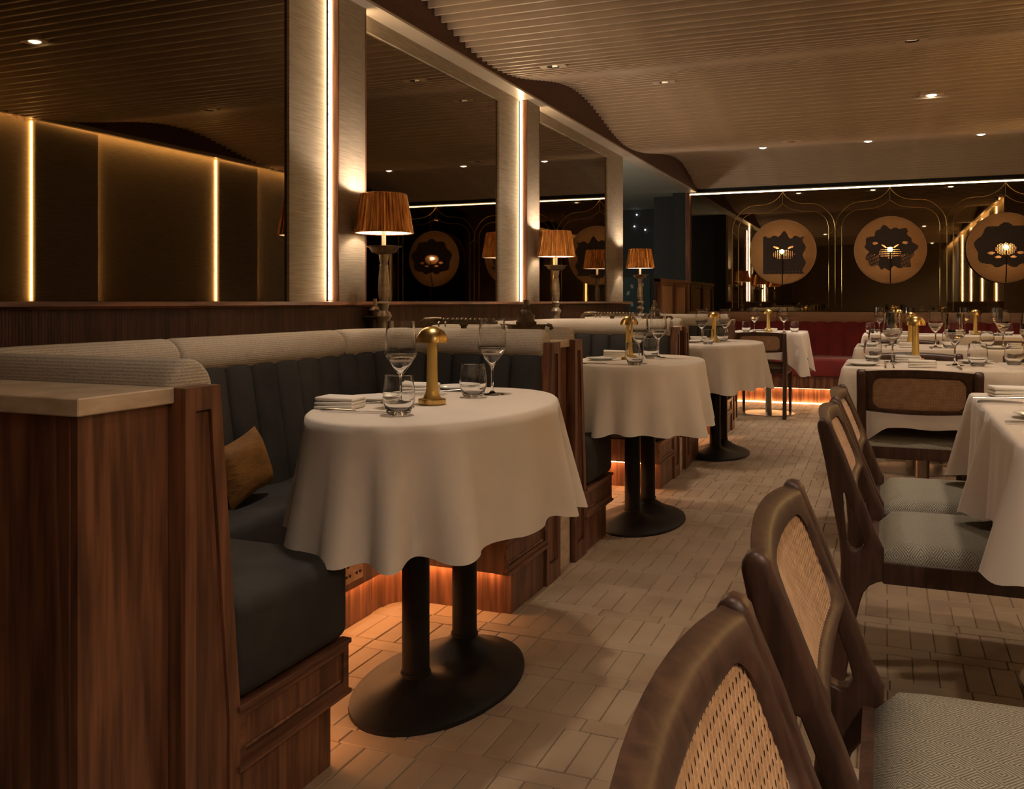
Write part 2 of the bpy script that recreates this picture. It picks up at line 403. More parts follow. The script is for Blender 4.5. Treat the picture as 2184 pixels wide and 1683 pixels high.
# recessed spots
def spot(name, x, y, lit, label, power=SPOT_W, size=math.radians(95)):
    z = zceil(y)
    t = thing('recessed_spotlight', label, 'ceiling light', (x, y, z), 0, 'recessed ceiling spotlights')
    MB().prism([(-.075,-.04),(.075,-.04),(.075,.04),(-.075,.04)], -.002, .075, 'z', [arcpts(0, 0, .036, 0, 2*PI*17/18, 17)]).build('housing', 'slat_wood', t)
    MB().lathe([(.036,.0),(.034,.07),(.03,.072),(.032,.0)], 18, cap=False).build('baffle', 'black_iron', t, True)
    if lit: MB().lathe([(.034,.004),(.028,-.004),(.014,-.009),(.001,-.010),(.001,.004)], 18).build('lamp_face', 'spot_on', t, True)
    else: MB().lathe([(.028,.05),(.028,.056)], 18).build('lamp_face', 'spot_on', t)
    if power:
        d = bpy.data.lights.new('spot_beam', 'SPOT'); d.energy = power; d.color = WARM2; d.spot_size = size; d.spot_blend = 1; d.shadow_soft_size = .06
        link('spot_beam', d, t, (0, 0, -.02))
spot('a', -1.724, 4.849, False, 'deep recessed square spotlight nearest the mirror wall, over the first two booths')
spot('b', -1.40, 6.213, False, 'recessed spotlight with a dark round lens in the slats near the mirror wall')
spot('c', -.72, 7.963, False, 'faint recessed spotlight at the low edge of the ceiling wave')
spot('d', -1.063, 8.9, True, 'small lit recessed spotlight above the armchair table')
spot('e', -.137, 8.9, True, 'lit recessed spotlight in the middle of the far slats')
spot('f', .779, 8.9, True, 'lit recessed spotlight farthest toward the window side of the far slats')
spot('g', .134, 5.217, False, 'shallow recessed spotlight in the slats over the central square tables')
spot('h', -1.1, 2.3, True, 'recessed spotlight over the nearest oval booth table')
spot('i', -.2, .9, True, 'recessed spotlight over the aisle chairs nearest the camera', 16)
spot('j', .7, 2.7, True, 'recessed spotlight over the wall tables beside the cane chairs')
spot('l', .1, 3.75, True, 'spotlight added to brighten the seat of the chair with its back turned')  # unseen extra spot, added to lift the shaded chair seat
spot('m', .3, 6.9, True, 'recessed spotlight over the second row of square tables')
spot('k', 1.15, .35, True, 'spotlight added out of frame over the wall tables for frontal fill', 52, math.radians(150))  # added fill light, brightens the cloth fronts from the right
spot('n', 1.0, -1.0, True, 'spotlight added over the rear of the room for frontal fill', 52, math.radians(150))  # second added fill, unseen behind the camera

# ------------------------------------------------------------------ mirror wall with pilasters
wl = struct('wall_left', MB().box(-2.35, XL-.03, YR, 7.894, 0, 2.72).box(-2.35, XL-.03, 7.894, YB, 2.41, 2.72), 'dark_wall', 'long side wall of bronze mirrors between fabric pilasters')
def fab(y0, y1, z0=1.05, z1=ZS, x0=XL-.03, x1=XL): MB().box(x0, x1, y0, y1, z0, z1).build('fabric_panel', 'grasscloth', wl)
ZM = 2.262
for a, b_ in ((2.977, 3.232), (3.475, 3.519), (5.076, 5.395), (5.655, 5.667), (7.402, 7.894)): fab(a, b_)
for a, b_ in ((YR, 2.977), (3.519, 5.076), (5.667, 7.402)):
    fab(a, b_, ZM)
    MB().box(XL-.03, XL-.012, a, b_, 1.05, ZM).build('mirror_pane', 'bronze_mirror', wl)
for a, b_, nm in ((3.25, 3.47, 0), (5.418, 5.648, 1)):
    p = MB().box(XL, XL+.045, a+.006, b_-.006, 1.05, ZS).build('pilaster', 'grasscloth', wl)
    MB().box(XL, XL+.047, a-.002, a+.006, 1.05, ZS).box(XL, XL+.047, b_-.006, b_+.002, 1.05, ZS).build('edge_strip', 'walnut_z', p)
    for yy in (a-.006, b_+.002):
        MB().box(XL+.002, XL+.014, yy, yy+.004, 1.056, ZS-.004).build('led_strip', 'led_vertical', p)
# ledge and reeded wainscot
MB().prism([(XL-.03,1.05-.022),(XL+.07,1.05-.022),(XL+.078,1.036),(XL+.072,1.049),(XL-.03,1.05)], YR, 7.95, 'y').build('ledge', 'walnut_y', wl)
mb = MB(); y = YR; pts = []
while y < 7.9:
    for k in range(4): pts.append((XL+.05+.004*math.sin(PI*k/4), y+.010*k/4))
    y += .010
n = len(pts)
mb.add([(p[0], p[1], .3) for p in pts]+[(p[0], p[1], 1.029) for p in pts], [(i, i+1, i+1+n, i+n) for i in range(n-1)])
mb.box(XL-.03, XL+.049, YR, 7.9, 0, 1.028)
o = mb.build('reeded_panel', 'walnut_dark', wl, True, .6)

# far mirror wall
wb = struct('wall_back', MB().box(-2.3, XR+.2, YB+.02, YB+.1, 0, 2.72), 'dark_wall', 'far wall faced with bronze mirror behind round rattan fans')
xs = [XL-.02, -.512, .62, XR]
for a, b_ in zip(xs, xs[1:]): MB().box(a, b_, YB, YB+.02, .6, ZS-.012).build('mirror_pane', 'bronze_mirror', wb)
MB().box(XL, XR, YB-.05, YB+.02, ZS-.012, ZS).build('cove_board', 'soffit_paint', wb)
MB().box(XL+.02, XR, YB-.010, YB-.002, ZS-.022, ZS-.014).build('led_strip', 'led_cove', wb)
struct('trim_5', MB().box(XL-.03, XL+.02, YB-.06, YB, 1.29, ZS), 'walnut_z', 'slim timber post at the edge of the far mirror')

# opposite wall (seen in the mirrors)
wr = struct('wall_right', MB().box(XW, XR+.15, YR, 8.2, 0, 2.72), 'grasscloth', 'fabric wall opposite the mirrors with glowing vertical light lines')
for a, b_ in ((.88,1.45), (2.87, 3.44), (4.86, 5.435), (6.85, 7.41)):
    p = MB().box(XW-.045, XW, a, b_, 1.05, 2.37).build('pilaster', 'grasscloth', wr)
    for yy in (a-.005, b_+.001): MB().box(XW-.014, XW-.002, yy, yy+.004, 1.056, 2.368).build('led_strip', 'led_right', p)
MB().box(XW-.060, XW-.048, YR, 8.2, 2.390, 2.398).build('cove_led', 'led_right', wr)
MB().box(XW-.07, XW, YR, 8.2, 1.02, 1.05).box(XW-.04, XW, YR, 8.2, 0, 1.02).build('ledge', 'walnut_y', wr)
win = struct('window_1', MB().box(XR+.02, XR+.06, 8.2, YB, 0, 2.72), 'dark_glass', 'tall dark night window at the far end of the room')
MB().box(XR-.01, XR+.06, 8.2, 8.26, 0, 2.5).box(XR-.01, XR+.06, 9.5, 9.55, 0, 2.5).build('window_frame', 'walnut_z', win)
struct('wall_rear', MB().box(-2.4, XR+.2, YR-.1, YR, 0, 2.75), 'grasscloth', 'fabric rear wall behind the viewer')

# side room beyond the end of the mirror wall
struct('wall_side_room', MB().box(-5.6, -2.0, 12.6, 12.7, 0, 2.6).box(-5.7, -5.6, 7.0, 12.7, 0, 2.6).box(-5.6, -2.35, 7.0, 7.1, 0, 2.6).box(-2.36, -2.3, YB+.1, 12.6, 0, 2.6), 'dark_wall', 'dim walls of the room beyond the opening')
struct('ceiling_side_room', MB().box(-5.6, -2.17, 7.9, 10.85, 2.345, 2.40).box(-5.6, -2.36, 10.85, 12.7, 2.345, 2.40), 'side_ceiling', 'plain grey-green ceiling of the dim room beyond')

t = thing('fill_globe_lamp', 'round opal globe lamp added out of view to light the side room', 'lamp', (-4.6, 8.2, 0))  # unseen lamp added to brighten the side-room ceiling
MB().lathe([(.001,0),(.12,0),(.12,.02),(.015,.03),(.012,1.3),(.03,1.32),(.001,1.33)], 20).build('lamp_stand', 'brass', t, True)
MB().lathe([(.001,1.32),(.08,1.35),(.12,1.44),(.08,1.53),(.001,1.56)], 24).build('opal_globe', 'opal', t, True)
# ------------------------------------------------------------------ ogee arches of brass wire and fans on the far mirror
AX = (-1.075, .057, 1.18)
OUT = [(0,0),(.02,-.032),(.043,-.06),(.094,-.101),(.15,-.126),(.212,-.139),(.29,-.142),(.362,-.15),(.42,-.178),(.477,-.227),(.525,-.285),(.552,-.345),(.566,-.43)]
INN = [(0,-.134),(.043,-.170),(.094,-.200),(.16,-.219),(.228,-.226),(.30,-.229),(.362,-.238),(.415,-.265),(.461,-.31),(.485,-.36),(.497,-.42),(.497,-.9),(.497,-1.33)]
for i, ax in enumerate(AX):
    t = thing('ogee_arch', ['slim brass wire ogee arch framing the rattan fan next to the mirror wall', 'slim brass wire ogee arch framing the middle rattan fan', 'slim brass wire ogee arch framing the rattan fan at the window side'][i], 'wall ornament', (ax, YB-.008, 2.30), 0, 'brass arches on the far mirror')
    for nm, prof in (('outer_wire', OUT), ('inner_wire', INN)):
        for sg in (-1, 1): MB().tube([(sg*p[0], 0, p[1]) for p in prof], .0035, 6).build(nm, 'satin_brass' if 'satin_brass' in M else 'brass', t, True)
    MB().tube([(0,0,0),(0,0,-.134)], .0025, 6).build('finial_wire', 'brass', t)
    for sg in (-1, 1):
        MB().tube([(sg*.566,0,-.43),(sg*.545,0,-.46),(sg*.497,0,-.50)], .0025, 6).build('tie_wire', 'brass', t)
        if sg == 1 or i == 0: MB().tube([(sg*.566,0,-.43),(sg*.566,0,-1.33)], .0025, 6).build('post_wire', 'brass', t)
def fan_mask(kind):
    cells = set(); cs = .0075; R = 40; K = 1.6
    for i in range(-R, R+1):
        for j in range(-R, R+1):
            x, z = i*cs/K, j*cs/K
            a = math.atan2(z, x); r = math.hypot(x, z)
            if kind == 0:
                top = .02+.055*math.exp(-((x-.01)/.05)**2)+.03*math.exp(-((x+.09)/.04)**2)+.03*math.exp(-((x-.12)/.035)**2)+.012*math.sin(x*90)
                ins = -.13 < x < .15+.01*math.sin(z*60) and -.155 < z < .06+top
                hole = ((x-.01)**2/.0056+(z+.02)**2/.0012 < 1 and i % 3 == 0 and j % 2 == 0) or ((abs(x-.01)-.05)**2/.0004+(z-.03-.3*(abs(x-.01)-.05))**2/.00004 < 1) or (z < -.135 and i % 5 == 0 and j % 3 == 0)
            elif kind == 1:
                rad = .155+.012*math.sin(7*a+1)+.008*math.sin(15*a)-.03*math.exp(-((a+PI/2)/.5)**2)
                ins = r < rad and z > -.135+.01*math.sin(x*130)
                hole = (x*x/.005+(z+.02)**2/.0014 < 1 and i % 2 == 0 and j % 3 == 0) or ((abs(x)-.095)**2/.0003+(z-.045)**2/.00008 < 1) or (z < -.03 and abs(x) > .07 and (i*3+j*5) % 11 < 2) or ((abs(x)-.04)**2/.0002+(z-.026-.6*(abs(x)-.04))**2/.00003 < 1)
            else:
                rad = .165+.01*math.sin(9*a)-.035*math.exp(-((a+PI/2)/.7)**2)+.012*math.cos(2*a)
                ins = r < rad
                hole = (x*x/.0036+(z+.01)**2/.0016 < 1 and (i+2*j) % 4 == 0) or ((abs(x)-.085)**2/.0004+(z+.035)**2/.00008 < 1) or ((abs(x)-.045)**2/.0003+(z+.062)**2/.00005 < 1)
            if r < .016: hole = True
            if ins and not hole: cells.add((i, j))
    mb = MB(); idx = {}; V = []; F = []
    def vid(i, j, d):
        k = (i, j, d)
        if k not in idx: idx[k] = len(V); V.append(((i-.5)*cs, -.003 if d == 0 else .003, (j-.5)*cs))
        return idx[k]
    for (i, j) in cells:
        for d in (0, 1): F.append([vid(i,j,d), vid(i+1,j,d), vid(i+1,j+1,d), vid(i,j+1,d)])
        for (di, dj, A, B) in ((-1,0,(0,0),(0,1)), (1,0,(1,0),(1,1)), (0,-1,(0,0),(1,0)), (0,1,(0,1),(1,1))):
            if (i+di, j+dj) not in cells:
                F.append([vid(i+A[0],j+A[1],0), vid(i+B[0],j+B[1],0), vid(i+B[0],j+B[1],1), vid(i+A[0],j+A[1],1)])
    mb.add(V, F); return mb
FL = ['round woven rattan fan lamp with a square-bottomed dark cutout, next to the mirror wall', 'round woven rattan fan lamp with a cloud-edged dark cutout, middle of the three', 'round woven rattan fan lamp with a rounded dark cutout, at the window side']
for i, ax in enumerate((-1.068, .058, 1.165)):
    t = thing('rattan_fan_lamp', FL[i], 'wall lamp', (ax, YB-.10, 1.61), 0, 'rattan fan lamps on the far mirror')
    d = MB().lathe([(.001,-.008),(.355,-.008),(.362,0),(.355,.008),(.001,.008)], 64).xf(lambda x,y,z: (x, z, y)).build('woven_disc', 'rattan_disc', t, True)
    MB().tube([(.362*math.cos(2*PI*k/64), 0, .362*math.sin(2*PI*k/64)) for k in range(64)], .006, 6, loop=True).build('disc_rim', 'cane', t, True)
    fan_mask(i).build('cutout_figure', 'puppet_leather', t, loc=(0, -.062, 0))
    MB().tube([(.004,-.072,-.03),(.004,-.072,-.24),(.004,-.02,-.36)], .006, 8).build('handle_rod', 'black_iron', t, True)
    MB().tube([(0,.1,0),(0,-.02,0)], .012, 8).build('wall_arm', 'black_iron', t)
    MB().lathe([(.001,-.014),(.010,-.008),(.013,0),(.010,.008),(.001,.014)], 12).build('bulb', 'bulb', t, True, loc=(0, -.055, .004))
    point(t, (0, -.030, .004), 2.2, .012, WARM)

# ------------------------------------------------------------------ booths
def end_panel(b, near):
    """wood end of a booth arm; local frame centred on the booth, mirrored for the far arm"""
    sg = 1 if near else -1
    pts = [(-1.015,0),(-1.015,.895),(-.923,.895),(-.865,.27),(-.48,.27),(-.48,.148),(-.54,.148),(-.54,0)]
    p = MB().prism([(sg*a, z) for a, z in pts], -1.195, -1.16, 'x').build('end_panel', 'walnut_z', b)
    bead = [(-.992,.05),(-.992,.865),(-.948,.865),(-.893,.245),(-.893,.12)]
    def loopbead(pp, nm, cl=True):
        MB().tube([(-1.160, sg*a, z) for a, z in pp], .005, 6, loop=cl).build(nm, 'walnut_z', p, True)
    fl_ = lambda l: [(sg*a, z) for a, z in l]
    MB().prism(fl_([(-1.015,0),(-1.015,.895),(-.923,.895),(-.866,.272),(-.866,0)]), -1.16, -1.149, 'x', [fl_([(-.988,.07),(-.988,.852),(-.948,.852),(-.896,.25),(-.896,.07)])]).build('panel_frame', 'walnut_z', p)
    loopbead([(-.985,.073),(-.985,.848),(-.951,.848),(-.899,.25),(-.899,.073)], 'panel_bead')
    MB().prism(fl_([(-.866,.156),(-.866,.263),(-.48,.263),(-.48,.156)]), -1.16, -1.150, 'x', [fl_([(-.848,.174),(-.848,.245),(-.500,.245),(-.500,.174)])]).build('apron_frame', 'walnut_y', p)
    loopbead([(-.845,.177),(-.845,.242),(-.503,.242),(-.503,.177)], 'apron_bead')
    MB().box(-1.166, -1.142, min(sg*-.875, sg*-.48), max(sg*-.875, sg*-.48), .262, .272).box(-1.166, -1.142, min(sg*-.875, sg*-.48), max(sg*-.875, sg*-.48), .146, .156).build('apron_edge', 'walnut_y', p)
def make_booth(label):
    b = thing('curved_booth', label, 'booth seating', (0,0,0), 0, 'curved leather booths along the mirror wall')
    # back channels
    P = upath(-1.19, -1.89, -.95, .95, .26, 10, .03)
    acc = [0]
    for p, q in zip(P, P[1:]): acc.append(acc[-1]+math.hypot(q[0]-p[0], q[1]-p[1]))
    def at(s):
        for i in range(len(P)-1):
            if acc[i+1] >= s-1e-9:
                t = (s-acc[i])/(acc[i+1]-acc[i]); p, q = P[i], P[i+1]
                return [p[k]+(q[k]-p[k])*t for k in range(4)]
        return P[-1]
    N = 25; Wd = acc[-1]/N
    for i in range(N):
        rings = []
        for z, off, bl in ((.42,.10,.6), (.48,.098,1), (.62,.078,1), (.76,.055,1), (.83,.045,.8), (.862,.03,.3)):
            ring = []
            for k in range(9):
                s = (i+k/8)*Wd; x, y, nx, ny = at(s); bulge = .016*math.sin(PI*k/8)**.6*bl+off if 0 < k < 8 else off-.004
                ring.append((x+nx*bulge, y+ny*bulge, z))
            for k in (8, 0):
                s = (i+k/8)*Wd; x, y, nx, ny = at(s); ring.append((x, y, z))
            rings.append(ring)
        MB().loft(rings).build('back_channel', 'leather', b, True, 1.0)
    # back board
    def strip(P, z0, z1, th, nm, mt):
        rings = [[(x,y,z0),(x,y,z1),(x-nx*th,y-ny*th,z1),(x-nx*th,y-ny*th,z0)] for x,y,nx,ny in P]
        return MB().loft(rings).build(nm, mt, b)
    strip(upath(-1.195, -1.91, -.97, .97, .26, 8), 0, .87, .035, 'back_board', 'walnut_z')
    # bolsters
    Q = upath(-1.185, -1.90, -.955, .955, .25, 10, .05); n = len(Q)
    ia = min(range(n), key=lambda i: abs(Q[i][1]+.25)+(Q[i][0] > -1.8)*9); ib = min(range(n), key=lambda i: abs(Q[i][1]-.62)+(Q[i][0] > -1.8)*9)
    for a, e in ((0, ia), (ia, ib), (ib, n-1)):
        pts = [(Q[i][0], Q[i][1], .884) for i in range(a, e+1)]
        def ends(pts):
            r = [.060]*len(pts); d0 = (Vector(pts[1])-Vector(pts[0])).normalized(); d1 = (Vector(pts[-1])-Vector(pts[-2])).normalized()
            pre = [tuple(Vector(pts[0])+d0*t) for t in (0, .003, .010, .022)]; post = [tuple(Vector(pts[-1])-d1*t) for t in (.022, .010, .003, 0)]
            return pre+pts[1:-1]+post, [.045, .053, .0585, .060]+r[1:-1]+[.060, .0585, .053, .045]
        pp, rr = ends(pts)
        MB().tube(pp, rr, 20).build('bolster', 'bolster_cloth', b, True, .9)
    # seat cushions
    def cush(x0, x1, y0, y1):
        MB().rbox(x0, x1, y0, y1, .272, .475, .035, 4).build('seat_cushion', 'leather', b, True, 1.2)
    cush(-1.545, -1.145, -.875, -.475); cush(-1.545, -1.145, .475, .875); cush(-1.86, -1.548, -.88, .88)
    # apron, plinth, light strip
    strip(upath(-1.19, -1.545, -.485, .485, .10, 8), .148, .274, .025, 'apron', 'walnut_z')
    strip(upath(-1.19, -1.60, -.54, .54, .10, 8), 0, .2, .02, 'plinth', 'walnut_z')
    rings = [[(x,y,.140),(x,y,.146),(x-nx*.012,y-ny*.012,.146),(x-nx*.012,y-ny*.012,.140)] for x,y,nx,ny in upath(-1.20, -1.572, -.512, .512, .10, 8)]
    MB().loft(rings).build('led_strip', 'led_booth', b)
    end_panel(b, True); end_panel(b, False)
    return b
booth = Proto(make_booth('x'))
BL = ['charcoal leather booth nearest the camera, with the mustard cushion', 'charcoal leather booth in the middle of the mirror wall', 'charcoal leather booth farthest along the mirror wall, before the opening']
for k in range(3): booth.at(BL[k], (0, 2.30+2.21*k, 0))

# stone-topped stations between the booths
SL = ['travertine-topped walnut station in front of the nearest booth', 'travertine-topped walnut station between the first and second booths', 'travertine-topped walnut station between the second and third booths', 'travertine-topped walnut station at the end of the third booth']
for k in range(4):
    y0 = 1.08+2.21*k if k == 0 else 3.318+2.21*(k-1); y1 = 1.283 if k == 0 else 3.492+2.21*(k-1)
    t = thing('service_station', SL[k], 'station', (0, y0, 0), 0, 'stone-topped stations beside the booths')
    w_ = y1-y0
    MB().box(-2.09, -1.20, .001, w_-.001, 0, .868).build('station_body', 'walnut_z', t)
    MB().box(-1.20, -1.185, .003, w_-.003, 0, .866).build('facing_board', 'walnut_z', t)
    if k: MB().box(-1.184, -1.170, .004, w_-.004, 0, .20).build('stone_foot', 'travertine', t)
    o = MB().rbox(-2.09, -1.172, -.008 if k == 0 else .0, w_, .868, .897, .002, 1).build('stone_top', 'travertine', t)

# mustard cushion
MB_ = MB()
def pillow(sx, sz, th):
    rings = []; n = 12
    V = []; F = []
    for d in (0, 1):
        for i in range(n+1):
            for j in range(n+1):
                a, c = -1+2*i/n, -1+2*j/n
                h = th*(max(0, (1-a**4)*(1-c**4))**.6); pin = 1-.08*(1-a*a)*(abs(c)**3); pin2 = 1-.08*(1-c*c)*(abs(a)**3)
                V.append((h if d else -h, a*sx*pin2, c*sz*pin))
    N1 = (n+1)**2
    for d in (0, 1):
        for i in range(n):
            for j in range(n):
                a = d*N1+i*(n+1)+j; F.append((a, a+1, a+n+2, a+n+1))
    return MB().add(V, F)
pl = thing('throw_cushion', 'small mustard velvet cushion leaning in the nearest booth', 'cushion', (-1.70, 2.135, .575))
o = pillow(.118, .088, .042).build('cushion_body', 'mustard_velvet', pl, True, 2.5); o.rotation_euler = (.18, -.25, .1)

# brass power socket on the booth apron
t = thing('power_socket', 'small brass double power socket on the apron of the nearest booth', 'socket', (-1.545, 2.46, .215))
MB().rbox(0, .008, -.06, .06, -.042, .042, .003, 2).build('face_plate', 'bronze_light', t)
for sy in (-.03, .03):
    MB().box(.006, .010, sy-.004, sy+.004, .008, .022).box(.006, .010, sy-.014, sy-.006, -.022, -.014).box(.006, .010, sy+.006, sy+.014, -.022, -.014).build('socket_slot', 'black_iron', t)
    MB().box(.007, .012, sy-.007, sy+.007, .026, .036).build('rocker_switch', 'black_iron', t)

# ------------------------------------------------------------------ far red banquette
t = thing('red_banquette', 'long red velvet banquette with tan bolster under the far mirror', 'bench', (0, 0, 0))
bx0, bx1 = -2.08, 1.9
n = 26; W_ = (bx1-bx0)/n
for i in range(n):
    rings = []
    for z, off in ((.42,10.28), (.6,10.31), (.8,10.34), (.85,10.37)):
        ring = [(bx0+(i+k/6)*W_, off-(.014*math.sin(PI*k/6)**.6 if 0 < k < 6 else -.004), z) for k in range(7)]+[(bx0+(i+1)*W_, 10.46, z), (bx0+i*W_, 10.46, z)]
        rings.append(ring)
    MB().loft(rings).build('back_channel', 'red_velvet', t, True, 1.0)
k = 4; cw = (bx1-bx0)/k
for i in range(k):
    MB().tube([(bx0+i*cw+a, 10.40, .872) for a in (0,.004,.015,.04,cw-.04,cw-.015,cw-.004,cw)], [.05,.057,.063,.065,.065,.063,.057,.05], 18).build('bolster', 'bench_cloth', t, True, .9)
    MB().rbox(bx0+i*cw+.001, bx0+(i+1)*cw-.001, 9.70, 10.34, .29, .475, .03, 3).build('seat_cushion', 'red_velvet', t, True, 1.2)
MB().box(bx0, bx1, 9.72, 10.46, .165, .288).build('apron', 'walnut_z', t)
MB().box(bx0, bx1, 9.84, 10.44, 0, .166).build('plinth', 'walnut_z', t)
MB().box(bx0, bx1, 10.46, YB-.002, 0, .86).build('back_shelf', 'walnut_x', t)
MB().box(bx0, bx1, 9.80, 9.812, .157, .164).build('led_strip', 'led_bench', t)
MB().box(bx0, bx1, 9.815, 9.835, .001, .008).build('floor_glow_strip', 'led_bench', t)  # glowing strip stands in for floor lit from under the bench

# cane half-screen by the far mirror
t = thing('cane_screen', 'low walnut screen with cane panels against the far mirror', 'divider', (-2.16, 9.27, 0))
mb = MB()
for a, b_ in ((0,.09), (.72,.80), (1.40,1.56)): MB().box(-.03, .03, a, b_, 0, 1.285).build('screen_post', 'walnut_z', t)
MB().box(-.04, .04, 0, 1.57, 1.255, 1.29).build('top_rail', 'walnut_y', t)
MB().box(-.03, .03, .09, 1.40, 0, .90).build('lower_board', 'walnut_y', t)
for a, b_ in ((.09,.72), (.80,1.40)):
    MB().box(-.008, .008, a, b_, .90, 1.255).build('cane_panel', 'cane', t)
    MB().box(-.02, .02, a, b_, 1.215, 1.255).box(-.02, .02, a, a+.03, .9, 1.215).box(-.02, .02, b_-.03, b_, .9, 1.215).build('panel_frame', 'walnut_y', t)
MB().box(-.03,.03, 0, 1.57, 0, .02).build('foot_rail', 'walnut_y', t)

# teal patterned panel and dark column in the side room
t = thing('patterned_panel', 'dark teal panel with pale scattered diamonds in the room beyond', 'wall panel', (-2.82, 9.2, 0))
MB().box(-.6, .6, 0, .05, 0, 1.30).build('panel_board', 'teal_paint', t)
dm = MB().prism([(-.02,-.02),(.01,-.02),(.02,.02),(-.01,.02)], -.002, .0, 'y').mesh('diamond', 'pattern_grey')
dm2 = MB().prism([(.02,-.02),(-.01,-.02),(-.02,.02),(.01,.02)], -.002, .0, 'y').mesh('diamond', 'pattern_grey')
for r in range(6):
    for c in range(9):
        link('diamond', dm if (r+c) % 2 else dm2, t, (-.40+c*.11+(r % 2)*.04, 0, .72+r*.10+.015*((c*7+r) % 3-1)))
t = thing('dark_column', 'square dark column standing in the room beyond', 'column', (-2.53, 11.3, 0))
MB().box(-.12, .12, -.12, .12, 0, 2.34).build('column_shaft', 'dark_wall', t); MB().box(-.13, .13, -.13, .13, 0, .12).build('column_base', 'black_iron', t)
for x, z, w1 in ((-3.226,2.27,'highest'), (-3.26,2.106,'second highest'), (-3.106,2.054,'third highest'), (-2.953,2.007,'lowest')):
    tag(MB().lathe([(.001,-.012),(.012,0),(.001,.012)], 10).build('distant_light', 'tiny_light', None, True, loc=(x, 12.58, z)), w1+' tiny cold pinpoint light on the dark wall beyond the opening', 'light', 'pinpoint lights in the room beyond')

# ------------------------------------------------------------------ pleated lamps on the stations
def make_lamp():
    t = thing('table_lamp', 'x', 'table lamp', (0,0,0), 0, 'pleated copper lamps between the booths')
    MB().lathe([(.001,0),(.05,0),(.052,.012),(.044,.02),(.030,.035),(.022,.06),(.026,.075),(.034,.09),(.028,.105),(.017,.115),(.022,.135),(.028,.145),(.018,.155),(.021,.165),(.025,.20),(.022,.26),(.0175,.30),(.019,.305),(.015,.31),(.021,.345),(.021,.352),(.001,.352)], 28).build('turned_stem', 'bronze_light', t, True)
    MB().lathe([(.001,.352),(.025,.353),(.052,.362),(.064,.382),(.075,.384),(.075,.387),(.062,.385),(.05,.366),(.02,.358),(.001,.357)], 32).build('drip_tray', 'bronze', t, True)
    MB().lathe([(.001,.356),(.020,.358),(.017,.376),(.009,.384),(.009,.47),(.012,.472),(.012,.485),(.001,.486)], 20).build('candle_sleeve', 'cream_sleeve', t, True)
    n = 480
    pm = lambda a: 1+.020*math.sin(46*a+1.6*math.sin(7*a))+.010*math.sin(83*a+1)+.006*math.sin(19*a+2)
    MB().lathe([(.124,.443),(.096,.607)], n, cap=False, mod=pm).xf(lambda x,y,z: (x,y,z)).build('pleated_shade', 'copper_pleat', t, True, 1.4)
    MB().lathe([(.118,.444),(.090,.606)], 48, cap=False).build('shade_lining', 'shade_lining', t, True)
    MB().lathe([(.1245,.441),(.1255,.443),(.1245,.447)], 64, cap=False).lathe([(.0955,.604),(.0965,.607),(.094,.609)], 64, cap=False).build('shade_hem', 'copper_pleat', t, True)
    MB().tube([(.0,0,.486),(0,0,.50)], .012, 10).build('lamp_holder', 'brass', t)
    MB().lathe([(.001,.50),(.018,.512),(.022,.53),(.014,.552),(.001,.56)], 14).build('bulb', 'shade_bulb', t, True)
    for a in (0, 2*PI/3, 4*PI/3): MB().tube([(.094*math.cos(a), .094*math.sin(a), .60), (.012*math.cos(a), .012*math.sin(a), .50)], .0015, 5).build('shade_spoke', 'brass', t)
    point(t, (0,0,.565), SHADE_W, .02, WARM2)
    return t
lampP = Proto(make_lamp())
for k, s_ in enumerate(('pleated copper-shade lamp between the first and second booths, the nearest one', 'pleated copper-shade lamp between the second and third booths', 'pleated copper-shade lamp beyond the third booth, in front of the opening')):
    lampP.at(s_, (-1.968, 3.39+2.20*k, .897))

# bronze instruments on the stations
def make_chime():
    t = thing('bronze_stand', 'x', 'ornament', (0,0,0), 0, 'bronze antiques on the stations')
    MB().tube([(-.20,0,0),(-.20,0,.035),(-.195,0,.06),(-.175,0,.075),(-.13,0,.079),(-.10,0,.078)], [.02,.018,.015,.013,.011,.010], 10).build('curved_spout', 'bronze', t, True)
    MB().lathe([(.001,0),(.028,0),(.026,.004),(.014,.01),(.012,.05),(.02,.06),(.001,.06)], 14).build('pedestal', 'bronze', t, True)
    MB().prism([(-.125,-.022),(-.135,0),(-.125,.022),(.15,.028),(.16,0),(.15,-.028)], .06, .072, 'z').build('rail_plate', 'bronze', t)
    for i in range(13):
        MB().lathe([(.001,.072),(.010,.073),(.010,.079),(.005,.085),(.001,.086)], 10, cx=-.11+i*.0205).build('stud', 'bronze', t, True)
    for x in (-.10, -.07): MB().tube([(x,-.024,.068),(x,-.032,.063),(x,-.030,.05)], .004, 6).build('claw', 'bronze_light', t, True)
    return t
def make_bowl():
    t = thing('bronze_bowl', 'x', 'ornament', (0,0,0), 0, 'bronze antiques on the stations')
    MB().lathe([(.001,0),(.062,0),(.078,.055),(.088,.058),(.090,.063),(.076,.061),(.06,.01),(.001,.008)], 6).xf(lambda x,y,z: (x*1.05, y*.72, z)).build('boat_body', 'bronze', t)
    MB().tube([(.09,0,.06),(.105,0,.058),(.11,0,.048),(.10,0,.045)], .007, 8).build('curled_lip', 'bronze', t, True)
    MB().lathe([(.001,.058),(.04,.060),(.042,.07),(.032,.078),(.034,.098),(.022,.108),(.016,.12),(.019,.13),(.010,.138),(.011,.16),(.001,.161)], 18).build('lid_knop', 'bronze', t, True)
    for k in range(5):
        a = k*1.15; MB().tube([(.012*math.cos(a)-.045+.012*k, .012*math.sin(a), .065+k*.016), (-.045+.012*k+.006, .008, .078+k*.016), (-.038+.012*k, 0, .072+k*.016)], .005, 6).build('vine_curl', 'bronze_light', t, True)
    return t
ch = Proto(make_chime()); bo = Proto(make_bowl())
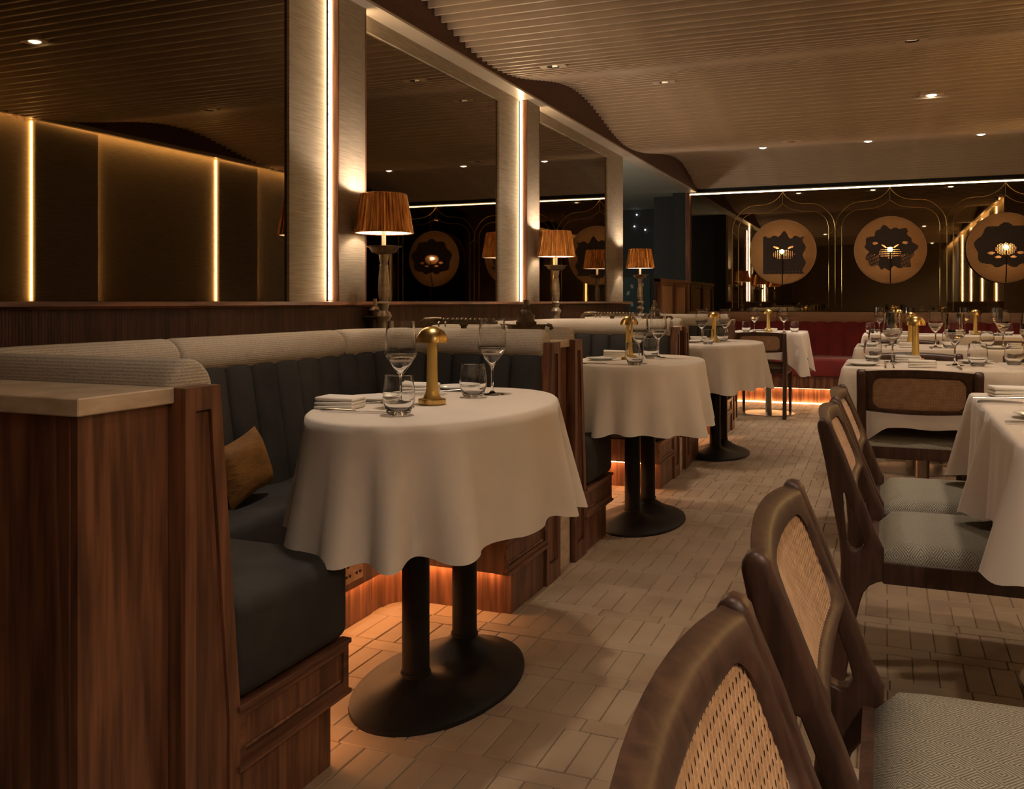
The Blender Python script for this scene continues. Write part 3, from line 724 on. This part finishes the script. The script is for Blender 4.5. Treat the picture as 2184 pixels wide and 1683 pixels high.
for k in range(2):
    w1 = ('first and second', 'second and third')[k]
    ch.at('long bronze studded rail with curved spout on the station between the %s booths' % w1, (-1.60, 3.405+2.21*k, .897))
    bo.at('bronze boat-shaped bowl with knopped lid on the station between the %s booths' % w1, (-1.325, 3.405+2.21*k, .897))
t = thing('bronze_jar', 'bronze lidded jar with wide brim tucked behind the nearest pleated lamp', 'ornament', (-2.045, 3.447, .897), 0, 'bronze antiques on the stations')
MB().lathe([(.001,0),(.04,0),(.033,.05),(.038,.075),(.055,.084),(.056,.088),(.03,.09),(.032,.115),(.02,.13),(.001,.131)], 20).build('jar_body', 'bronze', t, True)
MB().lathe([(.001,.131),(.008,.132),(.008,.165),(.001,.166)], 10).build('jar_knop', 'cream_sleeve', t)
MB().tube([(.01,-.02,.12),(.04,-.03,.115),(.055,-.03,.085),(.058,-.03,.03)], .003, 6).build('jar_handle', 'bronze_light', t, True)

# ------------------------------------------------------------------ tables, cloths and place settings
ZT = .77
def make_pedestal():
    t = thing('pedestal_table', 'x', 'table', (0,0,0), 0, 'oval black-pedestal tables in the booths')
    n = 40
    def ell(a, b_, z): return [(a*math.cos(2*PI*i/n), b_*math.sin(2*PI*i/n), z) for i in range(n)]
    MB().loft([ell(.285, .475, ZT-.030), ell(.285, .475, ZT-.006)]).build('tabletop', 'walnut_y', t)
    # cast base: domed oval with two cones
    V = []; F = []; R = 14; n = 48
    for j in range(R+1):
        for i in range(n):
            a = 2*PI*i/n; f = j/R; x, y = .205*f*math.cos(a), .345*f*math.sin(a)
            h = .022*(1-f**2.5)+.012
            for cy in (-.15, .15):
                d = math.hypot(x*1.0, (y-cy)); h += .062*math.exp(-(d/.075)**1.5)
            if f > .985: h = .010
            V.append((x, y, h))
    for j in range(R):
        for i in range(n): F.append((j*n+i, j*n+(i+1)%n, (j+1)*n+(i+1)%n, (j+1)*n+i))
    V += [(.207*math.cos(2*PI*i/n), .347*math.sin(2*PI*i/n), 0.0) for i in range(n)]
    F += [(R*n+i, R*n+(i+1)%n, (R+1)*n+(i+1)%n, (R+1)*n+i) for i in range(n)]
    MB().add(V, F).build('cast_base', 'black_iron', t, True, .9)
    for cy in (-.15, .15):
        c_ = MB().lathe([(.036,.06),(.036,ZT-.03)], 28, cy=cy).build('column', 'black_iron', t, True)
        MB().lathe([(.037,.078),(.040,.080),(.040,.086),(.037,.088)], 28, cy=cy, cap=False).build('collar', 'black_iron', c_, True)
    return t
pedP = Proto(make_pedestal())
TN = ['nearest oval booth table', 'middle oval booth table', 'third oval booth table']
TC = [(-1.135, 2.27), (-1.085, 4.30), (-1.06, 6.39)]
for k in range(3): pedP.at('oval table on two black iron columns under the cloth of the %s booth' % ('nearest', 'middle', 'third')[k], (*TC[k], 0))

def drape(name, outline, drop, flare, label, rows=12, loc=(0,0,0), rz=0):
    """outline: list of (x,y,nx,ny,s); cloth lies on top and hangs"""
    n = len(outline); V = []; F = []; rings = []
    cx = sum(o[0] for o in outline)/n; cy = sum(o[1] for o in outline)/n
    for f in (.0001, .35, .7, .9, .975):
        rings.append([(cx+(o[0]-cx)*f, cy+(o[1]-cy)*f, ZT) for o in outline])
    rings.append([(o[0]-o[2]*.002, o[1]-o[3]*.002, ZT-.001) for o in outline])
    rings.append([(o[0]+o[2]*.004, o[1]+o[3]*.004, ZT-.006) for o in outline])
    for j in range(1, rows+1):
        t = j/rows; ring = []
        for i, o in enumerate(outline):
            off = flare(o[4], t, i); ring.append((o[0]+o[2]*(.006+off), o[1]+o[3]*(.006+off), ZT-.006-t*drop(o[4], i)))
        rings.append(ring)
    m_ = MB().loft(rings, cap=False)
    o = m_.build(name, 'linen', None, True, 2.2, loc); o.rotation_euler = (0,0,rz)
    return tag(o, label, 'tablecloth', 'white tablecloths')
def oval_cloth(k):
    n = 280; a, b_ = .292, .482; O = []
    rnd = random.Random(20+k); ph = [rnd.uniform(0, 6.28) for _ in range(4)]; NF = 14
    for i in range(n):
        th = 2*PI*i/n; nx, ny = math.cos(th)/a, math.sin(th)/b_; l = math.hypot(nx, ny)
        O.append((a*math.cos(th), b_*math.sin(th), nx/l, ny/l, th))
    def fold(th):
        q = math.sin(NF*th+1.3*math.sin(3*th+ph[1])+ph[0]); return (abs(q)**.75)*(1 if q > 0 else -1)*(.75+.45*math.sin(4*th+ph[3]))+.3*math.sin(5*th+ph[2])
    def flare(th, t, i): return .040*t+.032*(t**1.1)*fold(th)
    def drop(th, i): return .298+.012*math.sin(3*th+ph[3])+.007*fold(th)
    return drape('tablecloth', O, drop, flare, 'white oval tablecloth hanging in soft folds on the '+TN[k], 14, (*TC[k], 0))
for k in range(3): oval_cloth(k)
def rect_cloth(x0, x1, y0, y1, label, side=.24, corner=.40, seed=0):
    r = .012; O = []; rnd = random.Random(seed); ph = rnd.uniform(0, 6)
    cs = [(x1-r, y1-r, 0), (x0+r, y1-r, PI/2), (x0+r, y0+r, PI), (x1-r, y0+r, 1.5*PI)]
    cx, cy = (x0+x1)/2, (y0+y1)/2
    for q, (px, py, a0) in enumerate(cs):
        for i in range(13):
            a = a0+PI/2*i/12; O.append((px+r*math.cos(a)-cx, py+r*math.sin(a)-cy, math.cos(a), math.sin(a), 0.0))
        nq = cs[(q+1) % 4]; a = a0+PI/2; l = math.hypot(nq[0]-px, nq[1]-py)
        for i in range(1, 26):
            t = i/26; d = min(t, 1-t)*l
            O.append((px+(nq[0]-px)*t+r*math.cos(a)-cx, py+(nq[1]-py)*t+r*math.sin(a)-cy, math.cos(a), math.sin(a), d))
    L_ = len(O)
    def drop(d, i): return side+(corner-side)*max(0, 1-d/.16)**1.2+.004*math.sin(i*.7+ph)
    def flare(d, t, i):
        c = math.exp(-(d/.10)**2)
        return .012*t+.055*t*math.exp(-(d/.025)**2)-.030*t*math.exp(-((d-.07)/.03)**2)+.005*t*math.sin(i*.8+ph)*(1-c)
    return drape('tablecloth', O, drop, flare, label, 10, (cx, cy, 0))
def square_table(x0, x1, y0, y1, label, metal='satin_steel'):
    cx, cy = (x0+x1)/2, (y0+y1)/2
    t = thing('square_table', label, 'table', (cx, cy, 0), 0, 'square tables on metal pedestals')
    a, b_ = (x1-x0)/2-.004, (y1-y0)/2-.004
    MB().box(-a, a, -b_, b_, ZT-.03, ZT-.006).build('tabletop', 'walnut_x', t)
    MB().lathe([(.03,.012),(.03,ZT-.03)], 20).build('column', metal, t, True)
    MB().lathe([(.001,0),(.24,0),(.24,.006),(.03,.014),(.001,.014)], 40).build('base_plate', metal, t, True)
SQ = {
 'Ta': ((.245,.93,2.59,3.14), 'wall table by the fourth chair'),
 'Tb': ((.245,.93,2.01,2.583), 'wall table by the third chair'),
 'R2': ((-.165,.475,4.13,4.74), 'table behind the turned cane chair'),
 'R2b': ((.482,1.12,4.13,4.74), 'table just right of the turned chair'),
 'R3': ((-.165,.475,5.90,6.55), 'second table behind the turned chair'),
 'R3b': ((.482,1.12,5.90,6.55), 'rightmost table of the second row'),
 'R4': ((-.165,.475,8.15,8.80), 'middle table before the red banquette'),
 'R4b': ((.482,1.12,8.15,8.80), 'rightmost table before the red banquette'),
 'L4': ((-1.33,-.68,8.53,9.18), 'armchair table before the red banquette'),
}
for i, (k, ((x0,x1,y0,y1), d)) in enumerate(SQ.items()):
    square_table(x0, x1, y0, y1, 'metal pedestal table under the cloth, the '+d)
    rect_cloth(x0, x1, y0, y1, 'white square tablecloth with hanging corners on the '+d, seed=i, side=.225 if k in ('Ta','Tb') else .24, corner=.25 if k in ('Ta','Tb') else .38)

def make_wine():
    t = thing('wine_glass', 'x', 'wine glass', (0,0,0), 0, 'angular wine glasses')
    MB().lathe([(.001,0),(.036,0),(.0365,.0015),(.012,.004),(.0045,.012),(.0038,.03),(.0036,.075),(.0048,.082),(.010,.090),(.026,.112),(.0425,.138),(.0430,.143),(.0418,.16),(.0372,.228),(.0362,.228),(.0407,.16),(.0419,.143),(.0412,.139),(.025,.1135),(.009,.093),(.001,.088)], 32, cap=True).build('glass_body', 'glass', t, True, .42)
    return t
def make_tumbler():
    t = thing('water_tumbler', 'x', 'tumbler', (0,0,0), 0, 'rounded water tumblers')
    MB().lathe([(.001,0),(.024,0),(.030,.006),(.038,.028),(.0405,.045),(.0395,.065),(.0345,.098),(.0335,.0985),(.0383,.065),(.0393,.045),(.0368,.030),(.029,.013),(.022,.010),(.001,.009)], 32).build('glass_body', 'glass', t, True, .9)
    return t
def make_mush():
    t = thing('mushroom_lamp', 'x', 'table lamp', (0,0,0), 0, 'small brass mushroom lamps on the tables')
    MB().lathe([(.001,0),(.036,0),(.038,.002),(.038,.013),(.036,.015),(.001,.015)], 32).build('base_disc', 'brass', t, True)
    MB().lathe([(.028,.015),(.023,.020),(.019,.028),(.0165,.040),(.0155,.06),(.0145,.10),(.0135,.168),(.001,.168)], 28).build('stem', 'brass_satin', t, True)
    MB().lathe([(.0435,.168),(.043,.176),(.039,.189),(.031,.200),(.020,.208),(.008,.2115),(.001,.212),(.001,.2095),(.008,.209),(.020,.2055),(.030,.198),(.0375,.188),(.0415,.176),(.042,.168)], 36, cap=True).build('dome_shade', 'brass', t, True)
    MB().lathe([(.016,.182),(.026,.182),(.026,.185),(.016,.185)], 24, cap=False).build('light_ring', 'lamp_ring', t)
    MB().lathe([(.012,.168),(.012,.209)], 12).build('neck', 'brass', t)
    return t
def make_plate():
    t = thing('side_plate', 'x', 'plate', (0,0,0), 0, 'white side plates')
    MB().lathe([(.001,.002),(.045,.0),(.05,.004),(.072,.011),(.0725,.0125),(.05,.007),(.044,.004),(.001,.0045)], 36).build('plate_body', 'porcelain', t, True, .9)
    return t
def make_napkin():
    t = thing('folded_napkin', 'x', 'napkin', (0,0,0), 0, 'folded linen napkins')
    for j, z in enumerate((.0, .0125, .025)):
        s_ = MB().rbox(-.055, .055, -.045+.003*j, .045, z*.8+.0005, z*.8+.0110, .0048, 3)
        s_.xf(lambda x,y,z_: (x, y, z_+.0025*math.sin(x*40+j)*(z_ > z*.8+.005)))
        s_.build('napkin_fold', 'napkin_linen', t, True, 1.2)
    return t
def make_knife():
    t = thing('table_knife', 'x', 'knife', (0,0,0), 0, 'steel table knives')
    MB().tube([(-.105,0,.005),(-.10,0,.005),(-.06,0,.0055),(-.01,0,.0045),(.005,0,.004)], [.003,.0048,.0045,.0036,.0026], 8, squash=.7).build('knife_handle', 'steel', t, True)
    MB().prism([(.0,-.004),(.09,-.007),(.108,.001),(.10,.006),(.0,.005)], .0025, .0042, 'z').build('knife_blade', 'steel', t)
    return t
def make_fork():
    t = thing('table_fork', 'x', 'fork', (0,0,0), 0, 'steel table forks')
    MB().tube([(-.10,0,.004),(-.06,0,.004),(.0,0,.006),(.045,0,.009),(.055,0,.007)], [.0045,.004,.0026,.003,.006], 8, squash=.5).build('fork_handle', 'steel', t, True)
    MB().rbox(.050, .066, -.010, .010, .0045, .0065, .0008, 1).build('fork_shoulder', 'steel', t)
    for k in range(4): MB().tube([(.063,-.009+k*.006,.0055),(.085,-.009+k*.006,.005),(.10,-.009+k*.006,.009)], .0013, 5).build('tine', 'steel', t)
    return t
PR = {'wine': Proto(make_wine()), 'tum': Proto(make_tumbler()), 'lamp': Proto(make_mush()), 'plate': Proto(make_plate()), 'nap': Proto(make_napkin()), 'knife': Proto(make_knife()), 'fork': Proto(make_fork())}
NOUN = {'wine': 'angular wine glass', 'tum': 'rounded water tumbler', 'lamp': 'small brass mushroom lamp', 'plate': 'white side plate', 'nap': 'folded white napkin', 'knife': 'steel table knife', 'fork': 'steel table fork'}
def put(kind, x, y, rz, where, adj=''):
    PR[kind].at((NOUN[kind]+' '+adj).strip()+' on the '+where, (x, y, ZT+.0005), rz)
H_ = PI/2
for k, (dx, dy) in enumerate(((0,0), (.045,2.10), (.075,4.13))):
    W = TN[k]
    if k == 0:
        L_ = [('lamp',-1.142,2.227,0,''), ('wine',-1.185,2.13,0,'nearer the aisle end'), ('wine',-1.09,2.52,0,'at the far end'), ('tum',-1.11,1.985,0,'nearer the camera'), ('tum',-1.11,2.425,0,'at the far end'),
              ('nap',-1.325,2.055,.12,'at the camera end'), ('nap',-1.31,2.48,.35,'by the booth back'), ('plate',-1.33,2.24,0,'at the camera end'), ('plate',-1.25,2.62,0,'at the far end'),
              ('knife',-1.225,1.982,.12,'beside the near napkin'), ('knife',-1.30,2.40,.5,'beside the far napkin'), ('fork',-1.30,2.13,.3,'beside the near plate'), ('fork',-1.24,2.53,.6,'beside the far plate')]
    elif k == 1:
        L_ = [('lamp',-1.134,4.27,0,''), ('wine',-1.02,4.02,0,'nearer the camera'), ('wine',-1.043,4.494,0,'at the far end'), ('tum',-1.012,3.91,0,'nearer the camera'), ('tum',-1.058,4.40,0,'at the far end'),
              ('nap',-1.27,4.50,.3,'by the booth back'), ('plate',-1.25,4.20,0,'in front of the napkin'), ('knife',-1.14,3.90,.2,'at the camera end'), ('fork',-1.15,4.12,.4,'beside the plate')]
    else:
        L_ = [('lamp',-1.077,6.30,0,''), ('wine',-1.168,6.345,0,'nearer the booth back'), ('wine',-1.035,6.52,0,'at the far end'), ('tum',-1.062,5.99,0,'nearer the camera'), ('tum',-1.035,6.40,0,'at the far end'),
              ('nap',-1.22,6.50,.3,'by the booth back'), ('plate',-1.22,6.25,0,'beside the napkin'), ('knife',-1.16,6.05,.2,'at the camera end')]
    for kd, x, y, rz, ad in L_: put(kd, x, y, rz, W, ad)
def setting(key, L_):
    for kd, x, y, rz, ad in L_: put(kd, x, y, rz, SQ[key][1], ad)
setting('L4', [('lamp',-.99,8.70,0,''), ('wine',-1.10,8.58,0,'at its left'), ('wine',-.84,8.58,0,'at its right'), ('tum',-1.17,8.55,0,'at its left'), ('tum',-.75,8.60,0,'at its right'),
               ('nap',-.98,8.82,0,''), ('plate',-1.1,8.9,0,''), ('knife',-.76,8.75,.0,'')])
setting('R2', [('lamp',.135,4.66,0,''), ('wine',.035,4.55,0,'at its left'), ('wine',.285,4.42,0,'at its right'), ('tum',-.05,4.57,0,'at its left corner'), ('tum',.372,4.40,0,'at its right'),
               ('plate',-.085,4.29,0,'at its left corner'), ('nap',.15,4.26,0,'before the turned chair'), ('nap',.10,4.60,0,'behind the lamp'), ('fork',.005,4.24,H_,'nearer the plate'), ('fork',.037,4.24,H_,'nearer the napkin'), ('knife',.29,4.24,H_,'by the napkin'), ('plate',.38,4.62,0,'at its right')])
setting('R2b', [('tum',.53,4.56,0,''), ('plate',.60,4.33,0,''), ('lamp',.8,4.45,0,''), ('wine',.60,4.62,0,''), ('nap',.74,4.26,0,'')])
setting('R3', [('lamp',.155,6.40,0,''), ('wine',.035,6.30,0,'at its left'), ('wine',.29,6.14,0,'at its right'), ('tum',-.058,6.44,0,'at its left corner'), ('tum',.36,6.06,0,'at its right'),
               ('plate',-.08,6.02,0,''), ('nap',.14,6.05,0,'nearer the camera'), ('nap',.13,6.48,0,'behind the lamp'), ('fork',.01,6.02,H_,'beside the plate'), ('knife',.26,6.03,H_,'')])
setting('R3b', [('wine',.67,6.28,0,''), ('tum',.58,6.25,0,''), ('nap',.72,6.02,0,''), ('lamp',.83,6.3,0,''), ('plate',.60,6.05,0,'')])
setting('R4', [('lamp',.113,8.42,0,''), ('wine',-.04,8.60,0,'at its left'), ('wine',.20,8.50,0,'at its right'), ('tum',-.11,8.40,0,''), ('nap',.16,8.3,0,''), ('knife',.35,8.35,0,'')])
setting('R4b', [('lamp',.709,8.58,0,''), ('wine',.62,8.54,0,'at its left'), ('wine',.86,8.46,0,'at its right'), ('tum',.945,8.48,0,''), ('nap',.72,8.62,0,''), ('plate',.85,8.66,0,'')])
setting('Ta', [('nap',.345,3.03,.15,''), ('knife',.34,2.80,.03,'nearer the seam'), ('knife',.345,2.83,.03,'nearer the napkin'), ('fork',.335,2.94,.1,'')])
setting('Tb', [('plate',.36,2.50,0,''), ('knife',.36,2.36,.02,'')])

# ------------------------------------------------------------------ cane chairs
def make_chair(arms=False):
    t = thing('cane_chair' if not arms else 'cane_armchair', 'x', 'chair', (0,0,0), 0, 'walnut cane-back dining chairs')
    outer = [(-.148,.750),(-.1475,.760),(-.143,.769),(-.134,.774),(-.124,.772),(-.116,.764),(-.112,.751),(-.087,.692),(-.059,.615),(-.038,.564),(-.02,.514),(-.004,.480),(.0,.474),(.0,.400),(-.015,.396),(-.032,.386),(-.045,.368),(-.052,.346),(-.062,.300),(-.088,.14),(-.105,0),(-.132,0),(-.125,.12),(-.112,.25),(-.0985,.35),(-.095,.436),(-.099,.492),(-.112,.563),(-.131,.671)]
    slot = [(-.0905,.600),(-.088,.560),(-.083,.505),(-.081,.484),(-.074,.471),(-.062,.466),(-.050,.470),(-.044,.482),(-.050,.508),(-.068,.556),(-.085,.598)]
    for sg in (-1, 1):
        y0, y1 = (.197, .233) if sg > 0 else (-.233, -.197)
        MB().rprism(outer, [slot], y0, y1, .011).build('side_frame', 'chair_wood', t, True, .75)
        MB().rbox(-.004, .415, min(sg*.203, sg*.230), max(sg*.203, sg*.230), .395, .446, .004, 2).build('side_rail', 'chair_wood', t, True, 1.0)
        MB().loft([[(.43-w2, sg*.214-w2, z), (.43+w2*.6, sg*.214-w2, z), (.43+w2*.6, sg*.214+w2, z), (.43-w2, sg*.214+w2, z)] for z, w2 in ((0,.010), (.02,.0115), (.34,.0165), (.45,.0175))]).build('front_leg', 'chair_wood', t)
    MB().box(.415, .435, -.203, .203, .395, .446).build('front_rail', 'chair_wood', t)
    MB().box(-.03, -.008, -.200, .200, .398, .446).build('rear_rail', 'chair_wood', t)
    # cushion
    n = 14; V = []; F = []
    def prof(i, j):
        a, c = -1+2*i/n, -1+2*j/n; e = (max(0, 1-abs(a)**7)*max(0, 1-abs(c)**7))**.5
        return (.215+a*.228*(1 if True else 1), c*(.228-.006*(a < 0)*abs(a)), .446+.012*e+.026*e**.35)
    for i in range(n+1):
        for j in range(n+1): V.append(prof(i, j))
    for i in range(n):
        for j in range(n): a = i*(n+1)+j; F.append((a, a+1, a+n+2, a+n+1))
    N1 = len(V); V += [(p[0], p[1], .443) for p in V[:N1]]
    rim = [i*(n+1) for i in range(n+1)]+[n*(n+1)+j for j in range(1, n+1)]+[i*(n+1)+n for i in range(n-1, -1, -1)]+[j for j in range(n-1, 0, -1)]
    for a, b_ in zip(rim, rim[1:]+rim[:1]): F.append((a, b_, b_+N1, a+N1))
    MB().add(V, F).build('seat_cushion', 'diamond_weave', t, True, 1.3)
    # bowed back frame
    def Fm(a, z, d):   # a in -1..1 across, z height, d depth
        x = -.130+(.765-z)*.40-.013*(1-a*a); return (x+d, a*.201, z-d*.3)
    Nn = 72; rings = []
    def rr(hx, hz, cz, rad, t_, bow=0):
        # rounded rectangle in (metres across, z), param by angle-like index
        per = [(hx-rad, hz-rad, 0), (-(hx-rad), hz-rad, PI/2), (-(hx-rad), -(hz-rad), PI), (hx-rad, -(hz-rad), 1.5*PI)]
        k = int(t_*4) % 4; f = t_*4-int(t_*4); px, pz, a0 = per[k]
        if f < .45: a = a0+PI/2*f/.45; return (px+rad*math.cos(a), cz+pz+rad*math.sin(a))
        g = (f-.45)/.55; q = per[(k+1) % 4]; a = a0+PI/2
        x0, z0 = px+rad*math.cos(a), pz+rad*math.sin(a); x1, z1 = q[0]+rad*math.cos(a), q[1]+rad*math.sin(a)
        return (x0+(x1-x0)*g, cz+z0+(z1-z0)*g)
    def ring(hx, hz, rad, d, bow, cz=.682): 
        out = []
        for i in range(Nn):
            x, z = rr(hx, hz, cz, rad, i/Nn); a = x/.201
            z += bow*(1-a*a)*(1 if z > cz else -1)
            out.append(Fm(max(-1, min(1, a)), z, d))
        return out
    O = (.201, .082, .004); I = (.172, .0625, .036)
    rings = [ring(*O, -.010, .010), ring(.190, .077, .012, -.0125, .010), ring(.180, .068, .030, -.0115, .006, .677), ring(*I, -.007, .005, .674), ring(*I, .007, .005, .674), ring(.180, .068, .030, .0115, .006, .677), ring(.190, .077, .012, .0125, .010), ring(*O, .010, .010)]
    MB().loft(rings, cap=False, loop=True).build('back_frame', 'chair_wood', t, True, 1.2)
    # woven cane
    mb = MB(); hx, hz, cz = .176, .070, .674
    def strand(p, q, w2, d, steps):
        rg = []; dx, dz = q[0]-p[0], q[1]-p[1]; l = math.hypot(dx, dz); ox, oz = -dz/l*w2, dx/l*w2
        for i in range(steps+1):
            f = i/steps; x, z = p[0]+dx*f, p[1]+dz*f
            rg.append([Fm((x-ox)/.201, z-oz, d-.0005), Fm((x+ox)/.201, z+oz, d-.0005), Fm((x+ox)/.201, z+oz, d+.0005), Fm((x-ox)/.201, z-oz, d+.0005)])
        mb.loft(rg, cap=False)
    pt = .0118
    x = -hx+pt/2
    while x < hx:
        for o_ in (-.0018, .0018): strand((x+o_, cz-hz), (x+o_, cz+hz), .0013, .0, 2)
        x += pt
    z = cz-hz+pt/2
    while z < cz+hz:
        for o_ in (-.0018, .0018): strand((-hx, z+o_), (hx, z+o_), .0013, .0008, 14)
        z += pt
    c = -hx-2*hz
    while c < hx+2*hz:
        for sg in (1, -1):
            xa, xb = max(-hx, c), min(hx, c+2*hz)
            if xb-xa > .004:
                za, zb = cz-hz+(xa-c), cz-hz+(xb-c)
                if sg < 0: za, zb = 2*cz-za, 2*cz-zb
                strand((xa, za), (xb, zb), .0017, .0016*sg, 5)
        c += pt
    mb.build('cane_weave', 'cane', t)
    if arms:
        for sg in (-1, 1):
            MB().tube([(-.085, sg*.20, .655), (0, sg*.212, .665), (.12, sg*.216, .665), (.20, sg*.214, .655), (.225, sg*.212, .63), (.225, sg*.208, .55), (.21, sg*.20, .44)], [.014,.016,.018,.018,.016,.014,.014], 10).build('armrest', 'chair_wood', t, True)
    return t
chair = Proto(make_chair())
CH = [(-.0, .665, 0, 'cane-back walnut chair closest to the camera, cut off by the frame'),
      (-.0, 1.265, 0, 'cane-back walnut chair second from the camera, its patterned seat filling the corner'),
      (-.0, 2.515, 0, 'cane-back walnut chair third from the camera, tucked at the wall table'),
      (-.0, 3.035, 0, 'cane-back walnut chair fourth from the camera, at the end of the wall tables'),
      (.128, 4.125, H_, 'cane-back walnut chair with its back turned, at the table beyond it'),
      (.15, 5.20, -H_, 'cane-back walnut chair facing the camera behind the table of the turned chair'),
      (.80, 5.20, -H_, 'cane-back walnut chair facing the camera cut by the frame, behind the nearer table row'),
      (.13, 7.02, -H_, 'cane-back walnut chair facing the camera behind the second table row'),
      (.80, 7.02, -H_, 'cane-back walnut chair facing the camera at the right end of the second table row')]
for x, y, rz, lb in CH: chair.at(lb, (x, y, 0), rz)
ac = Proto(make_chair(True)); ac.at('cane-back walnut armchair with its back turned, at the table before the red banquette', (-1.035, 8.545, 0), H_)
